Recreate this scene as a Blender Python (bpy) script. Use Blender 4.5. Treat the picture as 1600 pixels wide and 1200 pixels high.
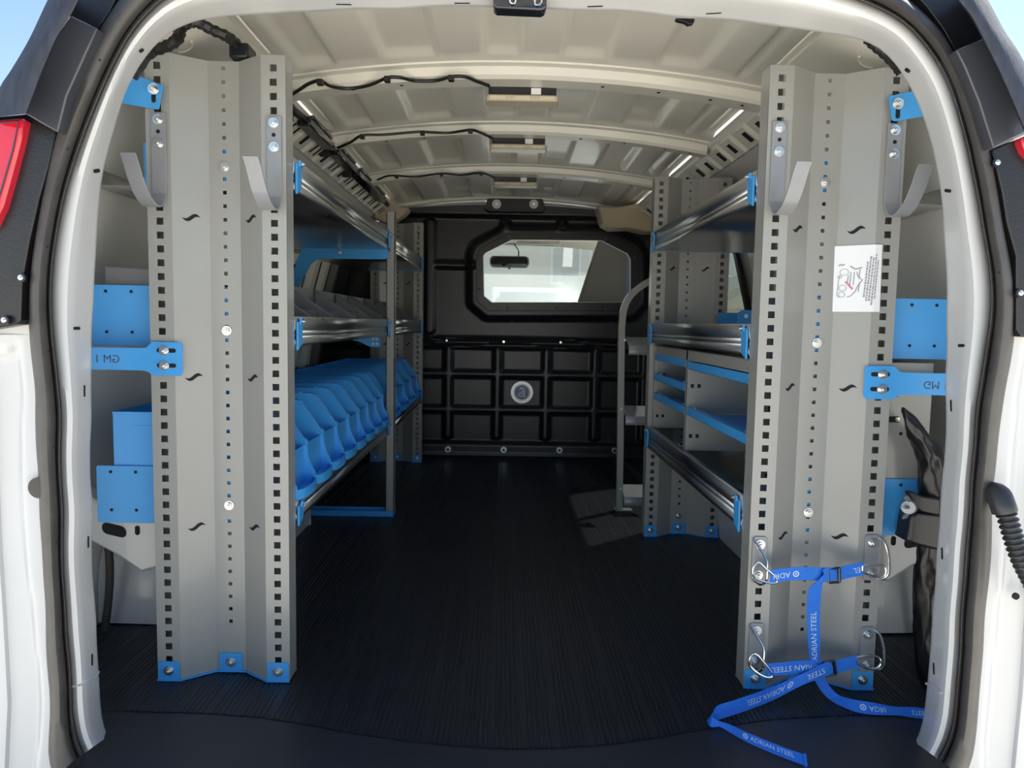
import bpy, bmesh, math, random
from mathutils import Vector, Matrix
random.seed(7)
for _o in list(bpy.data.objects): bpy.data.objects.remove(_o, do_unlink=True)
SC = bpy.context.scene
COL = SC.collection
PI = math.pi

# ---------------------------------------------------------------- camera
F_PX, CAM_H = 1160.0, 0.705
VPX, VPY, ROLL = 787.0, 504.0, math.radians(1.0)
def _axes():
    dx, dy = VPX-800, VPY-600
    c, s = math.cos(-ROLL), math.sin(-ROLL)
    ux, uy = c*dx-s*dy, s*dx+c*dy
    yaw = math.atan2(-ux, F_PX); pitch = math.atan2(-uy, math.hypot(F_PX, ux))
    f = Vector((math.sin(yaw)*math.cos(pitch), math.cos(yaw)*math.cos(pitch), -math.sin(pitch)))
    r = Vector((math.cos(yaw), -math.sin(yaw), 0)); u = r.cross(f)
    c, s = math.cos(ROLL), math.sin(ROLL)
    return c*r+s*u, -s*r+c*u, f
CR, CU, CF = _axes()
CO = Vector((0, 0, CAM_H))
cam_d = bpy.data.cameras.new('camera'); cam = bpy.data.objects.new('camera', cam_d); COL.objects.link(cam)
cam_d.sensor_width = 36.0; cam_d.lens = F_PX/1600*36.0; cam_d.clip_start = 0.02; cam_d.clip_end = 500
cam.matrix_world = Matrix(((CR.x, CU.x, -CF.x, CO.x), (CR.y, CU.y, -CF.y, CO.y), (CR.z, CU.z, -CF.z, CO.z), (0, 0, 0, 1)))
SC.camera = cam

# ---------------------------------------------------------------- sky, sun, exposure
SUN_DIR = Vector((0.46, 0.40, 0.80)).normalized()      # towards the sun: high, ahead and to the right of the van
world = bpy.data.worlds.new('sky'); SC.world = world; world.use_nodes = True
wn = world.node_tree.nodes; wn.clear()
wo = wn.new('ShaderNodeOutputWorld'); wb = wn.new('ShaderNodeBackground'); ws = wn.new('ShaderNodeTexSky')
ws.sky_type = 'NISHITA'; ws.sun_disc = False
ws.sun_elevation = math.asin(SUN_DIR.z); ws.sun_rotation = math.atan2(SUN_DIR.x, SUN_DIR.y)
ws.altitude = 200; ws.air_density = 1.0; ws.dust_density = 0.3; ws.ozone_density = 1.0
wb.inputs['Strength'].default_value = 0.14
world.node_tree.links.new(ws.outputs[0], wb.inputs[0]); world.node_tree.links.new(wb.outputs[0], wo.inputs[0])
sd = bpy.data.lights.new('sun', 'SUN'); sd.energy = 9.5; sd.angle = math.radians(0.6); sd.color = (1.0, 0.95, 0.86)
sun = bpy.data.objects.new('sun', sd); COL.objects.link(sun)
sun.rotation_euler = SUN_DIR.to_track_quat('Z', 'Y').to_euler(); sun.location = (6, 4, 9)
vs = SC.view_settings
vs.view_transform = 'Standard'; vs.look = 'None'; vs.gamma = 1.0; vs.use_curve_mapping = False
vs.exposure = 0.80

# ---------------------------------------------------------------- point helpers (photograph pixel + known depth -> world point)
def _ray(px, py): return CF + CR*((px-800)/F_PX) - CU*((py-600)/F_PX)
def P(px, py, Y): r = _ray(px, py); return CO + r*(Y/r.y)
def PZ(px, py, Z): r = _ray(px, py); return CO + r*((Z-CAM_H)/r.z)

# ---------------------------------------------------------------- materials
def _n(nt, t, **k):
    n = nt.nodes.new(t)
    for a, b in k.items(): setattr(n, a, b)
    return n
def mat(name, col, rough=0.5, metal=0.0, var=0.06, vscale=6.0, bump=0.0, bscale=60.0, coat=0.0, stretch=None, rvar=0.0, spec=0.5, alpha=1.0, trans=0.0, emit=0.0):
    m = bpy.data.materials.new(name); m.use_nodes = True; nt = m.node_tree
    b = nt.nodes['Principled BSDF']; L = nt.links.new
    tc = _n(nt, 'ShaderNodeTexCoord'); mp = _n(nt, 'ShaderNodeMapping'); L(tc.outputs['Object'], mp.inputs[0])
    if stretch: mp.inputs['Scale'].default_value = stretch
    nz = _n(nt, 'ShaderNodeTexNoise'); nz.inputs['Scale'].default_value = vscale; nz.inputs['Detail'].default_value = 4
    L(mp.outputs[0], nz.inputs[0])
    rp = _n(nt, 'ShaderNodeMapRange'); rp.inputs[1].default_value = 0.25; rp.inputs[2].default_value = 0.75
    rp.inputs[3].default_value = 1-var; rp.inputs[4].default_value = 1+var; L(nz.outputs[0], rp.inputs[0])
    mx = _n(nt, 'ShaderNodeVectorMath', operation='SCALE'); mx.inputs[0].default_value = col[:3]; L(rp.outputs[0], mx.inputs['Scale'])
    L(mx.outputs[0], b.inputs['Base Color'])
    b.inputs['Roughness'].default_value = rough; b.inputs['Metallic'].default_value = metal
    b.inputs['Specular IOR Level'].default_value = spec
    if rvar:
        r2 = _n(nt, 'ShaderNodeMapRange'); r2.inputs[3].default_value = max(0, rough-rvar); r2.inputs[4].default_value = rough+rvar
        L(nz.outputs[0], r2.inputs[0]); L(r2.outputs[0], b.inputs['Roughness'])
    if coat: b.inputs['Coat Weight'].default_value = coat; b.inputs['Coat Roughness'].default_value = 0.08
    if bump:
        n2 = _n(nt, 'ShaderNodeTexNoise'); n2.inputs['Scale'].default_value = bscale; n2.inputs['Detail'].default_value = 3
        L(mp.outputs[0], n2.inputs[0])
        bp = _n(nt, 'ShaderNodeBump'); bp.inputs['Strength'].default_value = bump; bp.inputs['Distance'].default_value = 0.002
        L(n2.outputs[0], bp.inputs['Height']); L(bp.outputs[0], b.inputs['Normal'])
    if trans: b.inputs['Transmission Weight'].default_value = trans; b.inputs['IOR'].default_value = 1.45
    if alpha < 1: b.inputs['Alpha'].default_value = alpha
    if emit: b.inputs['Emission Color'].default_value = (*col[:3], 1); b.inputs['Emission Strength'].default_value = emit
    return m
def glassy(name, tint, refl):
    m = bpy.data.materials.new(name); m.use_nodes = True; nt = m.node_tree; nt.nodes.clear(); L = nt.links.new
    o = _n(nt, 'ShaderNodeOutputMaterial'); t = _n(nt, 'ShaderNodeBsdfTransparent'); g = _n(nt, 'ShaderNodeBsdfGlossy'); x = _n(nt, 'ShaderNodeMixShader')
    t.inputs[0].default_value = (*tint, 1); g.inputs['Roughness'].default_value = 0.02; g.inputs[0].default_value = (1, 1, 1, 1)
    fr = _n(nt, 'ShaderNodeFresnel'); fr.inputs[0].default_value = 1.45
    mu = _n(nt, 'ShaderNodeMath', operation='MULTIPLY'); mu.inputs[1].default_value = refl; L(fr.outputs[0], mu.inputs[0])
    L(mu.outputs[0], x.inputs[0]); L(t.outputs[0], x.inputs[1]); L(g.outputs[0], x.inputs[2]); L(x.outputs[0], o.inputs[0])
    return m
def hazed_glass(name, tint, dust):  # pale translucent glare haze mixed into the glass to brighten the view ahead
    m = glassy(name, tint, .8); nt = m.node_tree; L = nt.links.new
    o = [n for n in nt.nodes if n.type == 'OUTPUT_MATERIAL'][0]; src = o.inputs[0].links[0].from_socket
    t = _n(nt, 'ShaderNodeBsdfTranslucent'); t.inputs[0].default_value = (.92, 1.0, .95, 1); x = _n(nt, 'ShaderNodeMixShader')
    nz = _n(nt, 'ShaderNodeTexNoise'); nz.inputs['Scale'].default_value = 4; mr = _n(nt, 'ShaderNodeMapRange'); mr.inputs[3].default_value = dust*.8; mr.inputs[4].default_value = dust*1.2
    L(nz.outputs[0], mr.inputs[0]); L(mr.outputs[0], x.inputs[0]); L(src, x.inputs[1]); L(t.outputs[0], x.inputs[2]); L(x.outputs[0], o.inputs[0]); return m
M = dict(
    white=mat('white_body_paint', (.62, .62, .625), .32, var=.03, coat=.5, bump=.04, bscale=8),
    wwall=mat('white_inner_panel_paint', (.76, .75, .71), .42, var=.04, coat=.2, bump=.05, bscale=7),
    roofp=mat('roof_inner_paint', (.83, .80, .71), .34, var=.04, coat=.3, bump=.05, bscale=5),
    grey=mat('grey_powder_coat', (.315, .312, .295), .30, var=.03, coat=.25, bump=.05, bscale=400),
    dgrey=mat('dark_grey_powder_coat', (.10, .105, .11), .42, var=.05, bump=.05, bscale=300),
    blue=mat('blue_powder_coat', (.055, .34, .76), .42, var=.04, bump=.04, bscale=300),
    bluep=mat('blue_moulded_plastic', (.055, .35, .82), .36, var=.03, bump=.02, bscale=200),
    steel=mat('galvanised_shelf_steel', (.50, .50, .49), .30, 1.0, var=.10, vscale=9, stretch=(1, .18, 1), rvar=.08, bump=.02, bscale=120),
    zinc=mat('bright_zinc', (.82, .82, .80), .20, 1.0, var=.08, vscale=80),
    hook=mat('satin_grey_hook_steel', (.26, .265, .28), .28, var=.04, coat=.3),
    plas=mat('dark_grey_divider_plastic', (.15, .15, .155), .40, var=.08, bump=.1, bscale=300),
    black=mat('black_textured_plastic', (.012, .012, .016), .33, var=.15, vscale=20, bump=.16, bscale=260),
    gloss=mat('black_gloss_trim', (.012, .013, .018), .16, var=.1, coat=.6),
    trimgrey=mat('satin_dark_trim', (.045, .047, .058), .30, var=.08, coat=.3),
    dusty=mat('dusty_black_trim', (.030, .034, .050), .60, var=.35, vscale=90, stretch=(1, 1, .3), bump=.3, bscale=200),
    rubber=mat('black_rubber_seal', (.060, .055, .052), .45, var=.2, vscale=30, bump=.08, bscale=120),
    mat=mat('black_ribbed_rubber', (.015, .017, .023), .40, var=.22, vscale=5, bump=.30, bscale=9),
    sill=mat('smooth_rubber_sill', (.020, .024, .033), .40, var=.12, vscale=5, bump=.08, bscale=160),
    cable=mat('black_cable_tape', (.010, .010, .010), .40, var=.3, vscale=80, bump=.5, bscale=160),
    beige=mat('beige_trim_plastic', (.52, .44, .30), .5, var=.04),
    lens=mat('beige_lamp_lens', (.58, .50, .36), .3, var=.03, coat=.3),
    paper=mat('white_label_paper', (.85, .85, .87), .35, var=.01),
    ink=mat('black_print', (.05, .05, .06), .6, var=.02),
    greyink=mat('grey_print', (.30, .30, .33), .6, var=.02),
    redink=mat('red_print', (.75, .22, .27), .6, var=.02),
    web=mat('blue_strap_webbing', (.012, .17, .72), .55, var=.10, vscale=300, bump=.4, bscale=900),
    webink=mat('pale_strap_print', (.55, .70, .90), .6, var=.02),
    hole=mat('dark_opening', (.006, .006, .007), .8, var=.02),
    bolt=mat('bolt_steel', (.70, .70, .69), .25, 1.0, var=.1, vscale=60),
    red=mat('red_lamp_plastic', (.62, .012, .035), .12, var=.1, coat=.8),
    hazeglass=hazed_glass('hazed_windscreen_glass', (.92, .97, .95), .055),
    lens2=mat('pale_lens_window', (.68, .61, .47), .3, var=.03),
    glass=glassy('clear_glass', (.92, .96, .94), .8),
    sglass=glassy('side_window_glass', (.88, .92, .90), .9),
    logo=mat('blue_sticker', (.10, .20, .42), .35, var=.05),
    silver=mat('silver_foil', (.75, .76, .80), .3, .3, var=.05),
    ground=mat('sunlit_concrete', (.60, .57, .50), .9, var=.18, vscale=.6, bump=.3, bscale=20),
    tan=mat('pale_stucco', (.62, .56, .46), .9, var=.05, vscale=2),
    fence=mat('weathered_board', (.30, .31, .33), .85, var=.2, vscale=8, stretch=(1, 1, .1)),
    carwhite=mat('white_car_paint', (.82, .82, .82), .2, var=.02, coat=.8),
    carglass=mat('dark_car_glass', (.20, .25, .25), .08, var=.05),
    cabtrim=mat('grey_brown_cab_trim', (.34, .31, .29), .45, var=.12, vscale=2, stretch=(1, 1, .3)),
    lilac=mat('pale_blue_trim', (.35, .42, .72), .3, var=.05),
    grass=mat('dry_grass', (.20, .24, .07), .9, var=.35, vscale=3),
    leaf=mat('shrub_leaf', (.09, .16, .05), .7, var=.3, vscale=5),
    headl=mat('cab_headliner', (.42, .40, .35), .85, var=.04),
    ribbed=mat('ribbed_tube_plastic', (.035, .035, .037), .38, var=.1),
    pouch=mat('black_pouch_vinyl', (.008, .008, .010), .30, var=.2, vscale=10, bump=.9, bscale=16),
    alum=mat('cast_grey_metal', (.30, .31, .33), .4, .7, var=.1, vscale=40),
)

# ---------------------------------------------------------------- mesh helpers
class MB:
    def __init__(s): s.v = []; s.f = []
    def add(s, vs_, fs_):
        b = len(s.v); s.v += [tuple(p) for p in vs_]; s.f += [tuple(i+b for i in f) for f in fs_]; return s
    def box(s, x0, x1, y0, y1, z0, z1):
        return s.add([(x0,y0,z0),(x1,y0,z0),(x1,y1,z0),(x0,y1,z0),(x0,y0,z1),(x1,y0,z1),(x1,y1,z1),(x0,y1,z1)],
                     [(0,3,2,1),(4,5,6,7),(0,1,5,4),(1,2,6,5),(2,3,7,6),(3,0,4,7)])
    def prism(s, poly, off):
        n = len(poly); off = Vector(off); a = [Vector(p) for p in poly]; b = [p+off for p in a]
        return s.add(a+b, [tuple(range(n))[::-1], tuple(range(n, 2*n))] + [(i, (i+1) % n, n+(i+1) % n, n+i) for i in range(n)])
    def tube(s, path, r, n=8, cap=True):
        path = [Vector(p) for p in path]; rs = r if isinstance(r, (list, tuple)) else [r]*len(path)
        rings = []; up = None
        for i, p in enumerate(path):
            t = (path[min(i+1, len(path)-1)]-path[max(i-1, 0)])
            t = t.normalized() if t.length > 1e-9 else Vector((0, 0, 1))
            if up is None: up = t.orthogonal().normalized()
            up = (up - t*up.dot(t)); up = up.normalized() if up.length > 1e-6 else t.orthogonal().normalized()
            w = t.cross(up)
            rings.append([p+up*math.cos(a)*rs[i]+w*math.sin(a)*rs[i] for a in [2*PI*k/n for k in range(n)]])
        vv = [q for g in rings for q in g]; ff = []
        for i in range(len(rings)-1):
            for k in range(n): ff.append((i*n+k, i*n+(k+1) % n, (i+1)*n+(k+1) % n, (i+1)*n+k))
        if cap: ff += [tuple(range(n))[::-1], tuple(range((len(rings)-1)*n, len(rings)*n))]
        return s.add(vv, ff)
    def cyl(s, a, b, r, n=16): return s.tube([a, b], r, n)
    def grid(s, rows, close=False):
        m = len(rows[0]); vv = [p for r in rows for p in r]; ff = []
        for i in range(len(rows)-1):
            for k in range(m if close else m-1): ff.append((i*m+k, i*m+(k+1) % m, (i+1)*m+(k+1) % m, (i+1)*m+k))
        return s.add(vv, ff)
    def build(s, name, m, parent=None, bevel=0, smooth=True, solid=0, soff=0, merge=0, ang=35, rev=False):
        me = bpy.data.meshes.new(name); me.from_pydata(s.v, [], s.f)
        if merge or rev:
            bm = bmesh.new(); bm.from_mesh(me)
            if merge: bmesh.ops.remove_doubles(bm, verts=bm.verts, dist=merge)
            if rev: bmesh.ops.reverse_faces(bm, faces=bm.faces)
            bm.to_mesh(me); bm.free()
        me.validate(); me.materials.append(M[m] if isinstance(m, str) else m)
        if smooth: me.shade_smooth(); me.set_sharp_from_angle(angle=math.radians(ang))
        o = bpy.data.objects.new(name, me); COL.objects.link(o)
        if parent is not None: o.parent = parent
        if solid:
            q = o.modifiers.new('thickness', 'SOLIDIFY'); q.thickness = solid; q.offset = soff
        if bevel:
            q = o.modifiers.new('bevel', 'BEVEL'); q.width = bevel; q.segments = 2; q.limit_method = 'ANGLE'; q.angle_limit = math.radians(40)
        return o
def each(b, name, m, parent, **kw):
    """every connected piece of b becomes an object of its own"""
    par = list(range(len(b.v)))
    def find(i):
        while par[i] != i: par[i] = par[par[i]]; i = par[i]
        return i
    for f in b.f:
        for i in f[1:]: par[find(i)] = find(f[0])
    comp = {}
    for f in b.f: comp.setdefault(find(f[0]), []).append(f)
    for fs_ in comp.values():
        ids = sorted({i for f in fs_ for i in f}); mp_ = {i: k for k, i in enumerate(ids)}
        q = MB().add([b.v[i] for i in ids], [tuple(mp_[i] for i in f) for f in fs_]); q.build(name, m, parent, **kw)
def stuff(o): o['kind'] = 'stuff'; return o
def B(x0, x1, y0, y1, z0, z1): return MB().box(min(x0,x1), max(x0,x1), min(y0,y1), max(y0,y1), min(z0,z1), max(z0,z1))
def thing(name, label, cat, group=None):
    o = bpy.data.objects.new(name, None); COL.objects.link(o); o.empty_display_size = .05
    return tag(o, label, cat, group)
def tag(o, label, cat, group=None):
    o['label'] = label; o['category'] = cat
    if group: o['group'] = group
    return o
def struct(o, label=None):
    o['kind'] = 'structure'
    if label: o['label'] = label
    return o
def lab(o, l): o['label'] = l; return o
def setbase(root):
    """put an Empty at the base of its parts"""
    bpy.context.view_layer.update()
    pts = [c.matrix_world @ Vector(b) for c in root.children if c.type == 'MESH' for b in c.bound_box]
    if not pts: return
    c = Vector(((min(p.x for p in pts)+max(p.x for p in pts))/2, (min(p.y for p in pts)+max(p.y for p in pts))/2, min(p.z for p in pts)))
    root.location = c
    for ch in root.children: ch.matrix_parent_inverse = Matrix.Translation(-c)
def lerp(a, b, t): return a+(b-a)*t
def interp(xs, ys, x):
    if x <= xs[0]: return ys[0]
    for i in range(len(xs)-1):
        if x <= xs[i+1]: return lerp(ys[i], ys[i+1], (x-xs[i])/(xs[i+1]-xs[i]))
    return ys[-1]
def sstep(a, b, x):
    t = min(1, max(0, (x-a)/(b-a))); return t*t*(3-2*t)
def crom(pts, n=8):
    pts = [Vector(p) for p in pts]; out = []
    for i in range(len(pts)-1):
        p0, p1, p2, p3 = pts[max(i-1, 0)], pts[i], pts[i+1], pts[min(i+2, len(pts)-1)]
        for k in range(n):
            t = k/n
            out.append(.5*((2*p1)+(-p0+p2)*t+(2*p0-5*p1+4*p2-p3)*t*t+(-p0+3*p1-3*p2+p3)*t**3))
    out.append(pts[-1]); return out
def rrect(w, h, r, n=5):
    """rounded rectangle outline centred on the origin"""
    o = []
    for cx, cy, a0 in ((w/2-r, h/2-r, 0), (-w/2+r, h/2-r, PI/2), (-w/2+r, -h/2+r, PI), (w/2-r, -h/2+r, 1.5*PI)):
        for k in range(n+1): a = a0+PI/2*k/n; o.append((cx+r*math.cos(a), cy+r*math.sin(a)))
    return o
def text_faces(s, size):
    cu = bpy.data.curves.new('t', 'FONT'); cu.body = s; cu.size = size; cu.align_x = 'CENTER'; cu.align_y = 'CENTER'; cu.resolution_u = 2
    o = bpy.data.objects.new('t', cu); COL.objects.link(o); bpy.context.view_layer.update()
    me = bpy.data.meshes.new_from_object(o.evaluated_get(bpy.context.evaluated_depsgraph_get()))
    v = [tuple(p.co)[:2] for p in me.vertices]; f = [tuple(p.vertices) for p in me.polygons]
    bpy.data.objects.remove(o); bpy.data.curves.remove(cu); bpy.data.meshes.remove(me)
    return v, f
def bolt(parent, p, r=.0085, h=.006, d=(0, -1, 0), name='bolt', m='bolt'):
    """hexagon head on a washer, standing off p along d"""
    p = Vector(p); d = Vector(d).normalized(); b = MB()
    b.tube([p, p+d*h*.25], r*1.25, 16); b.tube([p+d*h*.25, p+d*h], r*.86, 6); b.tube([p+d*h, p+d*h*1.5], r*.42, 10)
    return b.build(name, m, parent, bevel=.0004)
def disc(b, p, r, d=(0, -1, 0), n=12, h=.0006):
    p = Vector(p); d = Vector(d).normalized(); return b.tube([p, p+d*h], r, n)
XC = 0.037     # middle of the van

# ================================================================ the van's shell
# ---- ribbed rubber floor
SX = [-.92,-.658,-.513,-.42,-.332,-.24,-.15,-.06,.026,.11,.2,.29,.377,.50,.653,1.0]
SY = [1.292,1.289,1.284,1.272,1.25,1.222,1.202,1.188,1.182,1.187,1.20,1.225,1.254,1.285,1.303,1.300]
YS = [None,1.36,1.5,1.7,1.9,2.1,2.3,2.5,2.7,2.9,3.1,3.3,3.5,3.7,3.88]
rows = [[] for _ in YS]; x = -.925; k = 0; pitch = .0095
prof = [(0, 0), (.0015, .0016), (.0052, .0016), (.0067, 0)]
while x < .992:
    big = .0010 if k % 6 == 0 else 0
    for dx, dz in prof:
        for i, y in enumerate(YS):
            yy = interp(SX, SY, x+dx) if y is None else y
            wob = .0022*math.sin(3.1*yy+7*(x+dx))*math.sin(5.3*yy-3*(x+dx)+1.0)
            rows[i].append((x+dx, yy, dz*(1 if not big else .15) - .0016 + (wob if y else -.0012)))
    x += pitch; k += 1
fl = MB().grid(rows).build('floor', 'mat', smooth=False); struct(fl, 'black ribbed rubber floor mat running the length of the van')
# ---- smooth sill in front of it
def Bb(): return MB()
sl = MB(); n = 40; r1 = []; r2 = []; r3 = []; r4 = []; r5 = []; r1b = []; r2b = []
for i in range(n+1):
    X = lerp(-.92, 1.0, i/n)
    X2 = lerp(-.675, .738, i/n); r1.append((X, 1.36, -.0035)); r1b.append((X, 1.215, -.0035)); r2.append((X2, 1.15, -.0035)); r2b.append((X2, 1.08, -.0035)); r3.append((X2, 1.02, -.012)); r4.append((X2, .99, -.03)); r5.append((X2, .985, -.12))
sl.grid([r1, r1b, r2, r2b, r3, r4, r5])
s_ = sl.build('trim_1', 'sill', rev=True); struct(s_, 'smooth black rubber sill at the rear opening')
scr = MB()
for px, py in ((165,1166),(148,1170),(1441,1143)):
    disc(scr, PZ(px, py, -.005), .0018, (0, 0, 1), 10, .0015)
# ---- roof skin with pressed swages
def crown(xp): return 1.332-.052*(xp/.6)**2
SW = [(-.44,-.33),(-.20,-.095),(-.005,.085),(.20,.31),(.42,.50)]
BOWS = [(1.83,1.95),(2.365,2.47),(2.99,3.115)]
YR = [1.24]+[b for q in BOWS for b in q]+[3.70]
def roofz(xp, y):
    z = crown(xp)
    e = 1.0
    for b0, b1 in BOWS+[(3.76,3.9),(1.1,1.25)]: e = min(e, max(sstep(0, .045, b0-.012-y), sstep(0, .045, y-b1-.012)))
    q = 0
    for a, b in SW: q = max(q, sstep(a-.012, a+.004, xp)*(1-sstep(b-.004, b+.012, xp)))
    side = sstep(.515, .53, abs(xp))-.9*sstep(.56, .575, abs(xp))
    return z + e*(.016 - .020*q) - .012*side*e
ys = [1.24+ (3.79-1.24)*i/150 for i in range(151)]; xs = []
xp = -.60
while xp <= .6001: xs.append(xp); xp += .0075
rf = MB().grid([[(XC+a, y, roofz(a, y)) for a in xs] for y in ys]).build('ceiling', 'roofp', ang=60)
struct(rf, 'cream painted steel van roof with pressed swages')
# outer roof skin so that no light leaks
MB().grid([[(XC+a, y, (1.40-.07*(a/.66)**2)) for a in [-.69,-.60,-.45,-.2,0,.2,.45,.60,.69]] for y in (1.24,2,3,3.9)]).build('outer_skin', 'white', rf, solid=.004)
for b0, b1 in BOWS:
    pr = [(b0,.020),(b0+.010,.0),(b0+.030,-.002),(b0+.036,-.020),(b0+.045,-.028),(b1-.016,-.028),(b1-.010,-.020),(b1,-.018),(b1+.008,.018)]
    r_ = [[(XC+a, y, crown(a)+d-.004) for a in [-.60+.05*i for i in range(25)]] for y, d in pr]
    bo = MB().grid(r_).build('roof_bow', 'roofp', rf, ang=25)
    hs = MB()
    for a in (-.42,-.30,.20,.34,.47,.55): disc(hs, (XC+a, (b0+b1)/2+.01, crown(a)-.032), .0045, (0, 0, -1), 10, .001)
    each(hs, 'bow_hole', 'hole', bo)
    sm = MB()
    sm.tube([(XC+a0, b0+.003, crown(a0)+.010+.0025*math.sin(a0*31)) for a0 in [-.58+i*.024 for i in range(49)]], [.006+.0012*math.sin(i*2.1) for i in range(49)], 6)
    sm.build('sealant_bead', 'roofp', bo)

fb_ = MB().grid([[(XC+a, y, crown(a)+d) for a in [-.60+.05*i for i in range(25)]] for y, d in ((3.772,.02),(3.772,-.010),(3.780,-.016),(3.815,-.016))]).build('front_edge', 'roofp', rf, ang=25)
# ---- side walls: one profile, with the rail at the top
WP = [(.597,1.282),(.604,1.268),(.640,1.244),(.672,1.216),(.700,1.203),(.760,1.160),(.80,1.07),(.845,.93),(.885,.78),(.918,.62),(.942,.45),(.955,.2),(.955,-.03)]
def wx(z):
    for (a, b), (c, d) in zip(WP, WP[1:]):
        if b >= z >= d: return lerp(a, c, (b-z)/(b-d))
    return WP[-1][0]
def wallpt(s, z, y, off=0.0): return (XC+s*(wx(z)-off), y, z)
WIN = (2.78, 3.56, .60, 1.05)      # side door window: y0,y1,z0,z1
def wall(s, name, label):
    zs = [q[1] for q in WP]
    if s > 0: zs += [WIN[2], WIN[3]]
    zs = sorted(set(zs + [1.0,.88,.7,.3]), reverse=True)
    yy = [1.24,1.3,1.4,1.6,1.8,2.0,2.2,2.4,2.6,WIN[0],3.0,3.2,WIN[1],3.7,3.8,3.89]
    b = MB(); m = len(yy)
    vv = [wallpt(s, z, y) for z in zs for y in yy]; ff = []
    for i in range(len(zs)-1):
        for k in range(m-1):
            if s > 0 and zs[i] <= WIN[3]+1e-6 and zs[i+1] >= WIN[2]-1e-6 and yy[k] >= WIN[0]-1e-6 and yy[k+1] <= WIN[1]+1e-6: continue
            q = (i*m+k, i*m+k+1, (i+1)*m+k+1, (i+1)*m+k); ff.append(q if s > 0 else q[::-1])
    b.add(vv, ff)
    o = b.build(name, 'wwall', solid=.012, soff=-1 if s > 0 else -1, ang=30); struct(o, label); return o
wl = wall(-1, 'wall_left', 'white painted left side of the cargo bay')
wr = wall(1, 'wall_right', 'white painted right side of the cargo bay with the side door')
def beam(parent, s, y0, y1, z0, z1, dep, name='wall_rib', m='wwall', n=14, bev=.4):
    zz = [lerp(z1, z0, i/n) for i in range(n+1)]; c = min((y1-y0)*.25, dep*bev+.006)
    b = MB().grid([[wallpt(s, z, y0, -.002), wallpt(s, z, y0+c, dep), wallpt(s, z, y1-c, dep), wallpt(s, z, y1, -.002)] for z in zz])
    return b.build(name, m, parent, ang=30, rev=(s < 0))
def slot(b, s, y, z, ly, lz, dep):
    p = [Vector(wallpt(s, z+dz, y+dy, dep)) for dy, dz in ((-ly/2,-lz/2),(ly/2,-lz/2),(ly/2,lz/2),(-ly/2,lz/2))]
    return b.prism(p, (-s*.0015, 0, 0))
# top rail with stepped tabs and slots
for s, wpar in ((-1, wl), (1, wr)):
    rail = MB(); sl_ = MB(); y = 1.95; k = 0; allrows = []
    rail_pts = lambda y, t, d: (XC+s*(lerp(.612,.672,t)-d*.6), y, lerp(1.262,1.216,t)-d*.7)
    while y < 3.66:
        L_ = .125
        q = []
        for t, d in ((-.05,.0),(.05,.010),(.92,.010),(1.02,.0)): q.append((t, d))
        rows_ = [[rail_pts(y+dy, t, d*e) for t, d in q] for dy, e in ((0,0),(.012,1),(L_-.022,1),(L_-.010,0))]
        allrows += rows_
        for dy in ((.035,.078) if k % 2 else (.05,)):
            w = .010 if k % 2 else .022
            if s > 0: w = .026
            p = [Vector(rail_pts(y+dy+a, t, .0112)) for a, t in ((-w/2,.25),(w/2,.25),(w/2,.72),(-w/2,.72))]
            sl_.prism(p, (-s*.0006, 0, -.0007))
            if s > 0: break
        y += L_; k += 1
    rail.grid(allrows)
    ro = rail.build('side_rail', 'roofp', wpar, ang=30); each(sl_, 'rail_slot', 'hole', ro)
# ribs and posts on the walls
for y0, y1 in ((2.83,3.02),(3.06,3.18),(3.24,3.33)):
    rb = beam(wl, -1, y0, y1, .03, 1.16, .035)
    b = MB(); slot(b, -1, (y0+y1)/2+.03, .86, .010, .17, .0365); slot(b, -1, (y0+y1)/2-.02, .50, .012, .012, .0365); each(b, 'slot', 'hole', rb)
beam(wl, -1, 3.38, 3.44, .03, 1.14, .05, 'wall_rib', 'dgrey')
beam(wl, -1, 3.55, 3.80, .03, 1.16, .02, 'wall_panel', 'black')
for y0, y1 in ((2.50,2.62),(2.28,2.36)):
    beam(wl, -1, y0, y1, .40, 1.14, .03); beam(wr, 1, y0, y1, .40, 1.14, .03)
# rear inner corner panels with embossed ring and oval opening, close behind the header
for s, wpar in ((-1, wl), (1, wr)):
    cp = MB().grid([[(XC+s*a, y, z) for a, z in ((.57,1.272),(.60,1.252),(.70,1.196),(.76,1.150))] for y in (1.26,1.4,1.6,1.75)]).build('corner_panel', 'roofp', wpar, rev=(s < 0))
    b = MB()
    nn = Vector((-s*.49, 0, -.87))
    c = Vector((XC+s*.655, 1.47, 1.218)); ring = [c+Vector((s*math.cos(a)*.018*.87, math.sin(a)*.018, -math.cos(a)*.018*.49)) for a in [2*PI*i/20*.45+.4 for i in range(21)]]
    b.tube(ring, .0022, 6); b.build('embossed_ring', 'roofp', cp)
    b = MB(); c = Vector((XC+s*.675, 1.60, 1.206))
    pts = [c+Vector((s*u*.87, v, -u*.49))+nn*.001 for u, v in rrect(.030, .055, .010)]
    b.prism(pts, nn*.0008); b.build('oval_opening', 'hole', cp)
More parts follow.
